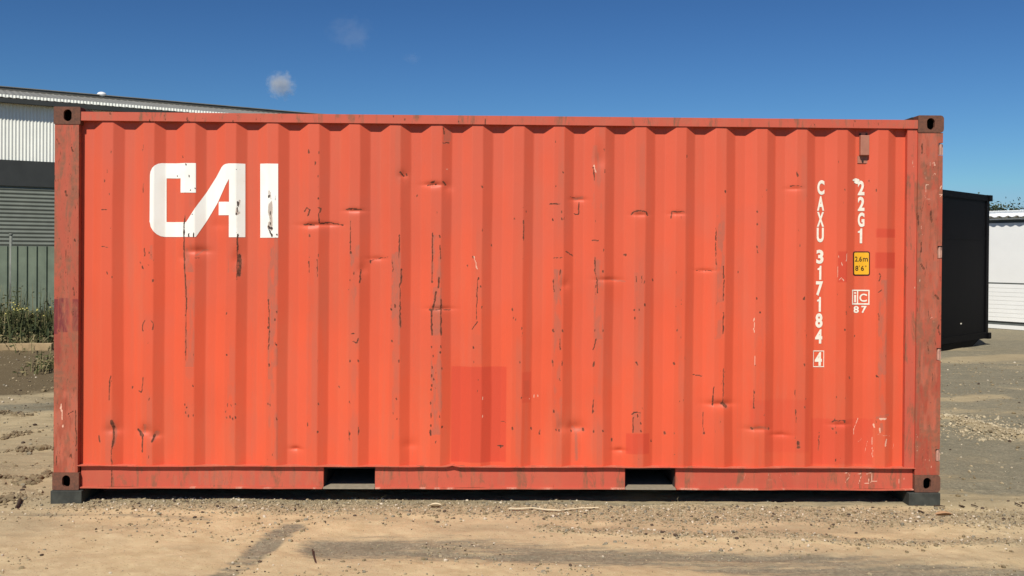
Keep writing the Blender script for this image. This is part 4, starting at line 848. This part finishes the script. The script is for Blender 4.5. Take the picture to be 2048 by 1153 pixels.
s = np.linspace(LS0 - .2, LS1, k + 1); rib = .014 * (np.mod(s, .19) < .06)
P = np.stack([np.stack([s, np.full_like(s, y), ze + .02 + (y + .2) * .19 + rib], -1) for y in (-.22, run)])
mb = MB(); mb.grid(P); P2 = P[::-1].copy(); P2[0, :, 1] = run; P2[1, :, 1] = 2 * run + .2; P2[1, :, 2] = ze + rib; mb.grid(P2); mb.build('roof', M['shed_roof'], shed)
zr = ze + .02 + (run + .2) * .19
mb = MB(); mb.box(LS0 - .2, LS1, run - .1, run + .1, zr - .02, zr + .09); mb.build('ridge_cap', M['ridge'], shed)
mb = MB(); mb.box(LS0 - .2, LS1, run - .13, run + .13, zr + .092, zr + .115); mb.build('ridge_flashing', M['shed_roof'], shed)
mb = MB(); mb.box(LS0, LS0 + .05, .03, 2 * run - .2, 0, ze - .05); mb.box(LS1 - .05, LS1, .03, 2 * run - .2, 0, ze - .05); mb.box(LS0, LS1, 2 * run - .2, 2 * run - .15, 0, ze - .05)
mb.prism([(-.1, ze - .05), (run, zr - .06), (2 * run, ze - .05)], LS0 + .0, LS0 + .04, axis='x'); mb.build('end_wall', M['shed_wall'], shed)
# dome vent on the ridge
invW = np.linalg.inv(FW); best = None
for q in np.linspace(0, 12, 400):
    p = FW @ np.array([q, run, zr, 1]); r = p[:3] - CAM; uu = 1024 + F * (r @ RIGHT) / (r @ FWD)
    if best is None or abs(uu - 203) < best[0]: best = (abs(uu - 203), q)
b = bmesh.new(); bmesh.ops.create_uvsphere(b, u_segments=20, v_segments=12, radius=.15)
for v in b.verts: v.co = Vector((best[1] + v.co.x, run + v.co.y, zr + .13 + v.co.z * .62))
mb = MB(); mb.bm(b); mb.tube([(best[1], run, zr + .05), (best[1], run, zr + .14)], .09, 14); mb.build('roof_vent', M['dome'], shed, smooth=True)

# ------------------------------------------------------------------ green steel fence, pole, weeds, beam
M['fence'] = plain('grey_green_fence_sheet', (.150, .182, .128), .55, .12, 3, bump=.1)
M['pole'] = plain('galvanised_pole', (.17, .18, .15), .6, .15, 8)
fd = 17.8; f0 = at_depth(-200, 493, fd); f1 = at_depth(420, 495, fd); fz = float(at_depth(50, 493, fd)[2])
fence = empty('fence'); FF = frame(f0, (f1 - f0)[:2]); place(fence, FF); tag(fence, 'grey green ribbed steel fence in front of the warehouse, weeds at its foot', 'fence')
Lf = float(np.linalg.norm((f1 - f0)[:2])); pit = 19.6 / F * fd; off = (float(np.linalg.norm((at_depth(15, 493, fd) - f0)[:2]))) % pit
q = [(0, 0)]; s = off
while s < Lf - .1: q += [(s - .040, 0), (s - .016, -.034), (s + .010, -.034), (s + .020, 0)]; s += pit
q.append((Lf, 0)); q = [(a, b_) for a, b_ in q if a >= 0]
P = np.array([[(a, b_, z) for a, b_ in q] for z in (-.1, fz)], float); mb = MB(); mb.grid(P); mb.grid(P + np.array([0, .002, 0]), flip=True); mb.build('fence_sheet', M['fence'], fence)
mb = MB(); mb.box(0, Lf, .004, .05, fz - .07, fz - .02); mb.box(0, Lf, .004, .05, .25, .31); mb.build('fence_rail', M['fence'], fence)
p = on_ground(21, 682); top = at_depth(22, 469, 16.9); mb = MB(); mb.tube([(p[0], p[1], -.05), (p[0], p[1], top[2])], .026, 14); mb.tube([(p[0], p[1], top[2] - .001), (p[0], p[1], top[2] + .03)], .034, 14)
tag(mb.build('steel_pole', M['pole'], smooth=True), 'thin galvanised steel pole standing in weeds before the green fence', 'pole')
# timber beam on the ground
a = np.array(gp(-90, 706, .035)); b_ = np.array(gp(105, 704, .035)); d = b_ - a; L_ = np.linalg.norm(d[:2])
FB = frame(a, d[:2], .02); o = None; mb = MB(); mb.box(0, L_, -.06, .06, 0, .125, ch=.006)
M['beam'] = plain('weathered_timber', (.42, .30, .16), .85, .2, 5, bump=.3)
o = mb.build('timber_beam', M['beam']); place(o, FB); tag(o, 'long weathered timber beam on the dirt below the fence', 'beam')
# weeds
rw = random.Random(7)
M['weed'] = plain('weed_green', (.105, .115, .036), .8, .25, 4); M['weed2'] = plain('dry_grass', (.28, .23, .11), .85, .2, 4); M['weed3'] = plain('dark_weed', (.045, .060, .02), .85, .2, 4)
M['flower'] = plain('yellow_petals', (.78, .68, .20), .6)
def weedpatch(name, label, n_, fx, hmin, hmax, mats, wts, cat='weeds', lean=.35, wd=.012):
    V_, Fq, mi = [], [], []
    for i in range(n_):
        x, y = fx(); z = float(gh(x, y)) - .01; hh = rw.uniform(hmin, hmax); a = rw.uniform(0, 6.28); l = rw.gauss(0, lean) * hh; w = wd * rw.uniform(.5, 1.4)
        dx, dy = math.cos(a) * l, math.sin(a) * l; c_, s_ = math.cos(a + 1.57) * w, math.sin(a + 1.57) * w; m = rw.choices(range(len(mats)), wts)[0]
        pts = [(0, 1), (.5, .8), (1, .15)]; base = len(V_)
        for t, ww in pts: V_ += [(x + dx * t * t - c_ * ww, y + dy * t * t - s_ * ww, z + hh * t), (x + dx * t * t + c_ * ww, y + dy * t * t + s_ * ww, z + hh * t)]
        Fq += [(base, base + 1, base + 3, base + 2), (base + 2, base + 3, base + 5, base + 4)]; mi += [m, m]
        if rw.random() < .8:                        # side leaves
            for _ in range(3):
                t = rw.uniform(.25, .95); b2 = rw.uniform(0, 6.28); s2 = rw.uniform(.015, .045); px_, py_, pz_ = x + dx * t * t, y + dy * t * t, z + hh * t; base = len(V_)
                V_ += [(px_, py_, pz_), (px_ + math.cos(b2) * s2, py_ + math.sin(b2) * s2, pz_ + s2 * .5), (px_ + math.cos(b2) * s2 * 1.8, py_ + math.sin(b2) * s2 * 1.8, pz_ + s2 * .2), (px_ + math.cos(b2 + .5) * s2, py_ + math.sin(b2 + .5) * s2, pz_ - s2 * .2)]
                Fq.append((base, base + 1, base + 2, base + 3)); mi.append(m)
    mb = MB(); mb.V = [np.array(V_)]; mb.Fc = [np.array(Fq)]; mb.Mi = [np.array(mi)]; mb.W = [np.zeros((len(V_), 4))]; mb.T = mb.W; mb.n = len(V_)
    tag(mb.build(name, mats), label, cat, kind='stuff')
wx0, wx1 = on_ground(-120, 690)[0], on_ground(240, 690)[0]; wy1 = f0[1] - .1
def wxy():
    for _ in range(9):
        x = rw.uniform(wx0, wx1)
        if vnoise(np.array([x * 2.1]), np.array([.5]), 200)[0] > rw.uniform(.1, .75): break
    return x, wy1 - abs(rw.gauss(0, .45))
weedpatch('weeds', 'thick green weeds growing along the foot of the green fence', 7000, wxy, .22, .62, [M['weed'], M['weed2'], M['weed3']], [.55, .2, .25])
weedpatch('weeds', 'dense low dark green growth under the taller weeds by the fence', 6000, wxy, .12, .38, [M['weed3'], M['weed']], [.8, .2], wd=.02)
weedpatch('weeds', 'tall thin weed stems in front of the green fence', 260, wxy, .65, 1.15, [M['weed'], M['weed2']], [.7, .3], lean=.15, wd=.007)
gx0, gy0 = G(96, 735)
weedpatch('grass_tuft', 'small dry grass tuft beside the left post of the container', 150, lambda: (gx0 + rw.gauss(0.14, .11), gy0 + rw.gauss(0, .35)), .08, .32, [M['weed'], M['weed2']], [.45, .55], cat='grass', lean=.5, wd=.008)
weedpatch('grass_tuft', 'sparse dry grass on the dirt bank behind the timber beam', 700, lambda: (rw.uniform(wx0, wx1), G(50, 696)[1] + rw.gauss(0, .4)), .05, .22, [M['weed'], M['weed2']], [.3, .7], cat='grass', lean=.6, wd=.008)
mb = MB(); rfl = np.random.RandomState(4)
for (u, v) in [(27, 606), (30, 610), (25, 615), (34, 617), (28, 619), (38, 612), (43, 616), (41, 619), (36, 621), (54, 617), (56, 622), (75, 620), (74, 621), (101, 615), (37, 635), (3, 637), (39, 624), (46, 618), (29, 621), (50, 620), (12, 628), (65, 628), (88, 632)]:
    p = at_depth(u, v, 16.9 + rfl.uniform(0, .5)); b = bmesh.new(); bmesh.ops.create_icosphere(b, subdivisions=1, radius=1)
    for q_ in b.verts: q_.co = Vector((p[0] + q_.co.x * .018, p[1] + q_.co.y * .018, p[2] + q_.co.z * .012))
    mb.bm(b, 0); mb.tube([(p[0] + rfl.uniform(-.05, .05), p[1], .1), (p[0], p[1], p[2] - .008)], .004, 5, 1)
tag(mb.build('wildflowers', [M['flower'], M['weed']]), 'small yellow wildflowers on stems above the fence weeds', 'flowers', kind='stuff')

# ------------------------------------------------------------------ black container on the right
n = NT('black_enamel_steel'); n.set('Base Color', n.mix(n.noise(3, 5), (.003, .0027, .0035), (.005, .0045, .005))); n.set('Roughness', .6); n.set('Specular IOR Level', .06); n.bump(n.noise(2, 3), .15, .02); M['blk'] = n.m
c1 = at_depth(1977, 600, 18.5); dB = np.array([.74, .67]); dB /= np.linalg.norm(dB); P0 = c1[:2] - dB * 2.438
FBk = frame(P0, dB); blk = empty('black_container'); place(blk, FBk)
tag(blk, 'matt black high shipping container raised on a base behind the right end', 'shipping container')
zb, zt = float(at_depth(1977, 677, 18.5)[2]), float(at_depth(1977, 391, 18.5)[2]); LB = 6.0
mb = MB(); mb.box(.03, 2.408, .02, LB - .02, zb + .10, zt - .06); mb.build('body', M['blk'], blk)
for x0, x1 in ((0, .12), (2.318, 2.438)):
    for y0, y1 in ((0, .12), (LB - .12, LB)): mb = MB(); mb.box(x0, x1, y0, y1, zb, zt); mb.build('corner_post', M['blk'], blk)
for y0, y1, za, zb_ in ((0, .10, zt - .12, zt - .004), (0, .10, zb + .004, zb + .13), (.013, .05, 2.05, 2.10)):
    mb = MB(); mb.box(.121, 2.317, y0, y1, za, zb_); mb.build('cross_rail', M['blk'], blk)
for z in (zt - .12, zb - .01):
    mb = MB(); mb.box(2.40, 2.53, -.03, .14, z, z + .12, ch=.008); mb.build('corner_casting', M['blk'], blk)
mb = MB(); mb.box(.002, 2.436, .10, LB, zt - .02, zt + .012); mb.build('roof', M['blk'], blk)
mb = MB(); mb.prism([(-.4, 0), (1.80, 0), (2.12, zb - .012), (-.4, zb - .012)], .05, LB - .3); mb.build('base_skid', M['blk'], blk)
mb = MB(); q_ = at_depth(1927, 648, 17.6); l = np.linalg.inv(FBk) @ np.array([*q_, 1]); mb.box(l[0] - .02, l[0] + .02, .012, .0195, l[2] - .012, l[2] + .012); mb.build('rivet_plate', M['stencil'], blk)

# ------------------------------------------------------------------ white cabin at the right edge
M['cabin'] = plain('white_cabin_cladding', (.80, .80, .77), .5, .02, 2); M['gap'] = plain('dark_seal', (.10, .11, .10), .8); M['cabroof'] = plain('white_roof_sheet', (.82, .83, .82), .5, .02)
ce = at_depth(2048, 640, 22.3); dC = np.array([.55, -.83]); dC /= np.linalg.norm(dC); FC = frame(ce[:2] - dC * 5.0, dC); cab = empty('white_cabin'); place(cab, FC)
tag(cab, 'white portable cabin with boarded lower wall and corrugated white roof at right edge', 'cabin')
zc = lambda v: float(at_depth(2010, v, 22.7)[2])
LC = 9.0
mb = MB(); mb.box(0, LC, 0, 3, zc(565.8), zc(446.5)); mb.build('wall_panel', M['cabin'], cab)
mb = MB(); mb.box(0, LC, -.006, 3.0, zc(568), zc(566)); mb.box(0, LC, .02, 2.98, zc(446), zc(440)); mb.build('trim_groove', M['gap'], cab)
mb = MB(); z1 = zc(568.2); z0 = zc(643); k = 9; hh = (z1 - z0) / k
for i in range(k):
    za = z0 + i * hh; v = [(0, -.004, za), (LC, -.004, za), (LC, .0, za + hh), (0, .0, za + hh), (0, .03, za), (LC, .03, za)]
    mb.add(v, [(0, 1, 2, 3), (4, 5, 1, 0)])
mb.box(0, LC, .001, 2.98, z0, z1 - .002); mb.build('weatherboards', M['cabin'], cab)
mb = MB(); mb.box(0, LC, .03, 2.97, zc(650), zc(643.5)); mb.build('base_gap', M['gap'], cab)
mb = MB(); mb.box(0, LC, -.03, 2.95, zc(658), zc(650.5)); mb.build('base_beam', M['cabin'], cab)
mb = MB(); mb.box(.2, LC - .2, .1, 2.8, -.05, zc(658.5)); mb.build('footing', M['gap'], cab)
s = np.linspace(-.2, LC + .2, 220); rib = .018 * np.clip(np.sin(s / .21 * 2 * math.pi) * 1.6, -1, 1)
P = np.stack([np.stack([s, np.full_like(s, y), z + rib], -1) for y, z in ((-.16, zc(434)), (3.2, zc(434) + .10))]); mb = MB(); mb.grid(P); mb.grid(P - np.array([0, 0, .012]), flip=True)
mb.build('roof_sheet', M['cabroof'], cab, smooth=True)
mb = MB(); mb.box(-.2, LC + .2, -.05, -.02, zc(440), zc(436.5)); mb.build('fascia', M['cabroof'], cab)
mb = MB(); mb.box(-.2, LC + .2, .9, 1.1, zc(430), zc(419)); mb.box(-.2, LC + .2, .86, 1.14, zc(419) + .001, zc(418)); mb.build('roof_ridge', M['cabroof'], cab)

# ------------------------------------------------------------------ tree far behind the cabin
rt = np.random.RandomState(9); tc = at_depth(1970, 462, 45.0); tree = empty('tree', (tc[0], tc[1], 0)); tag(tree, 'dark leafy tree top showing between black container and white cabin', 'tree')
mb = MB(); hh = tc[2]
mb.tube([(0, 0, -.2), (.05, 0, hh * .4), (.0, .1, hh * .8), (.1, 0, hh + .6)], [.16, .13, .09, .04], 10)
for k in range(9):
    a = k * .7 + 1; z = hh * (.5 + .05 * k); r = 1.3; mb.tube([(0, 0, z), (math.cos(a) * r * .5, math.sin(a) * r * .5, z + .4), (math.cos(a) * r, math.sin(a) * r, z + .9)], [.05, .035, .015], 6)
mb.build('trunk', plain('bark', (.10, .075, .05), .9), tree)
V_ = []; cl = rt.normal(0, 1, (46, 3)); cl /= np.linalg.norm(cl, axis=1)[:, None]; cl *= rt.uniform(.5, 1, (46, 1)) * np.array([1.75, 1.6, 1.5])
k = 11000; w = cl[rt.randint(0, 46, k)] + rt.normal(0, .20, (k, 3)); a = rt.uniform(-1, 1, (k, 2, 3)) * .055
Q = np.stack([w - a[:, 0], w + a[:, 1], w + a[:, 0], w - a[:, 1]], 1).reshape(-1, 3) + np.array([0, 0, hh]); mb = MB(); mb.add(Q, np.arange(4 * k).reshape(-1, 4)); mb.build('crown', plain('tree_leaves', (.055, .075, .03), .7, .3, 3), tree)

# ------------------------------------------------------------------ small clouds, real volumes of thin vapour far away
def cloud(u, v, wpx_, hpx, dens, seed, label, shape=None, depth=320.0):
    c_ = at_depth(u, v, depth); k = depth / F; b = bmesh.new(); bmesh.ops.create_icosphere(b, subdivisions=3, radius=1)
    for q_ in b.verts: q_.co = Vector((q_.co.x * wpx_ * k / 2, q_.co.y * wpx_ * k / 2, q_.co.z * hpx * k / 2))
    mb = MB(); mb.bm(b)
    m = bpy.data.materials.new('cloud_vapour'); m.use_nodes = True; t = m.node_tree; t.nodes.clear(); out = t.nodes.new('ShaderNodeOutputMaterial')
    pv = t.nodes.new('ShaderNodeVolumePrincipled'); t.links.new(pv.outputs[0], out.inputs['Volume']); pv.inputs['Color'].default_value = (.95, .95, .95, 1); pv.inputs['Anisotropy'].default_value = -.3
    tc_ = t.nodes.new('ShaderNodeTexCoord'); ln = t.nodes.new('ShaderNodeVectorMath'); ln.operation = 'LENGTH'; mp = t.nodes.new('ShaderNodeMapping')
    mp.inputs['Scale'].default_value = (2 / (wpx_ * k), 2 / (wpx_ * k), 2 / (hpx * k)); t.links.new(tc_.outputs['Object'], mp.inputs[0]); t.links.new(mp.outputs[0], ln.inputs[0])
    nz = t.nodes.new('ShaderNodeTexNoise'); nz.inputs['Scale'].default_value = 2.3; nz.inputs['Detail'].default_value = 5; nz.inputs['Roughness'].default_value = .6; mp2 = t.nodes.new('ShaderNodeMapping'); mp2.inputs['Location'].default_value = (seed, seed * 2, 0)
    t.links.new(mp.outputs[0], mp2.inputs[0]); t.links.new(mp2.outputs[0], nz.inputs['Vector'])
    ad = t.nodes.new('ShaderNodeMath'); ad.operation = 'MULTIPLY_ADD'; t.links.new(nz.outputs[0], ad.inputs[0]); ad.inputs[1].default_value = -2.6; t.links.new(ln.outputs['Value'], ad.inputs[2])
    mr = t.nodes.new('ShaderNodeMapRange'); mr.interpolation_type = 'SMOOTHSTEP'; t.links.new(ad.outputs[0], mr.inputs[0]); mr.inputs[1].default_value = -1.1; mr.inputs[2].default_value = -.42; mr.inputs[3].default_value = dens; mr.inputs[4].default_value = 0
    t.links.new(mr.outputs[0], pv.inputs['Density'])
    o = mb.build('cloud', m); o.location = Vector(tuple(c_)); tag(o, label, 'cloud', 'small clouds in the blue sky'); return o
cloud(563, 171, 66, 66, .20, 3.0, 'small white puff of cloud low over the left half of the container')
cloud(702, 68, 110, 80, .0095, 7.3, 'faint wispy cloud high above the left centre of the container')
cloud(824, 117, 44, 26, .012, 1.1, 'tiny faint cloud wisp, rightmost in the blue sky')
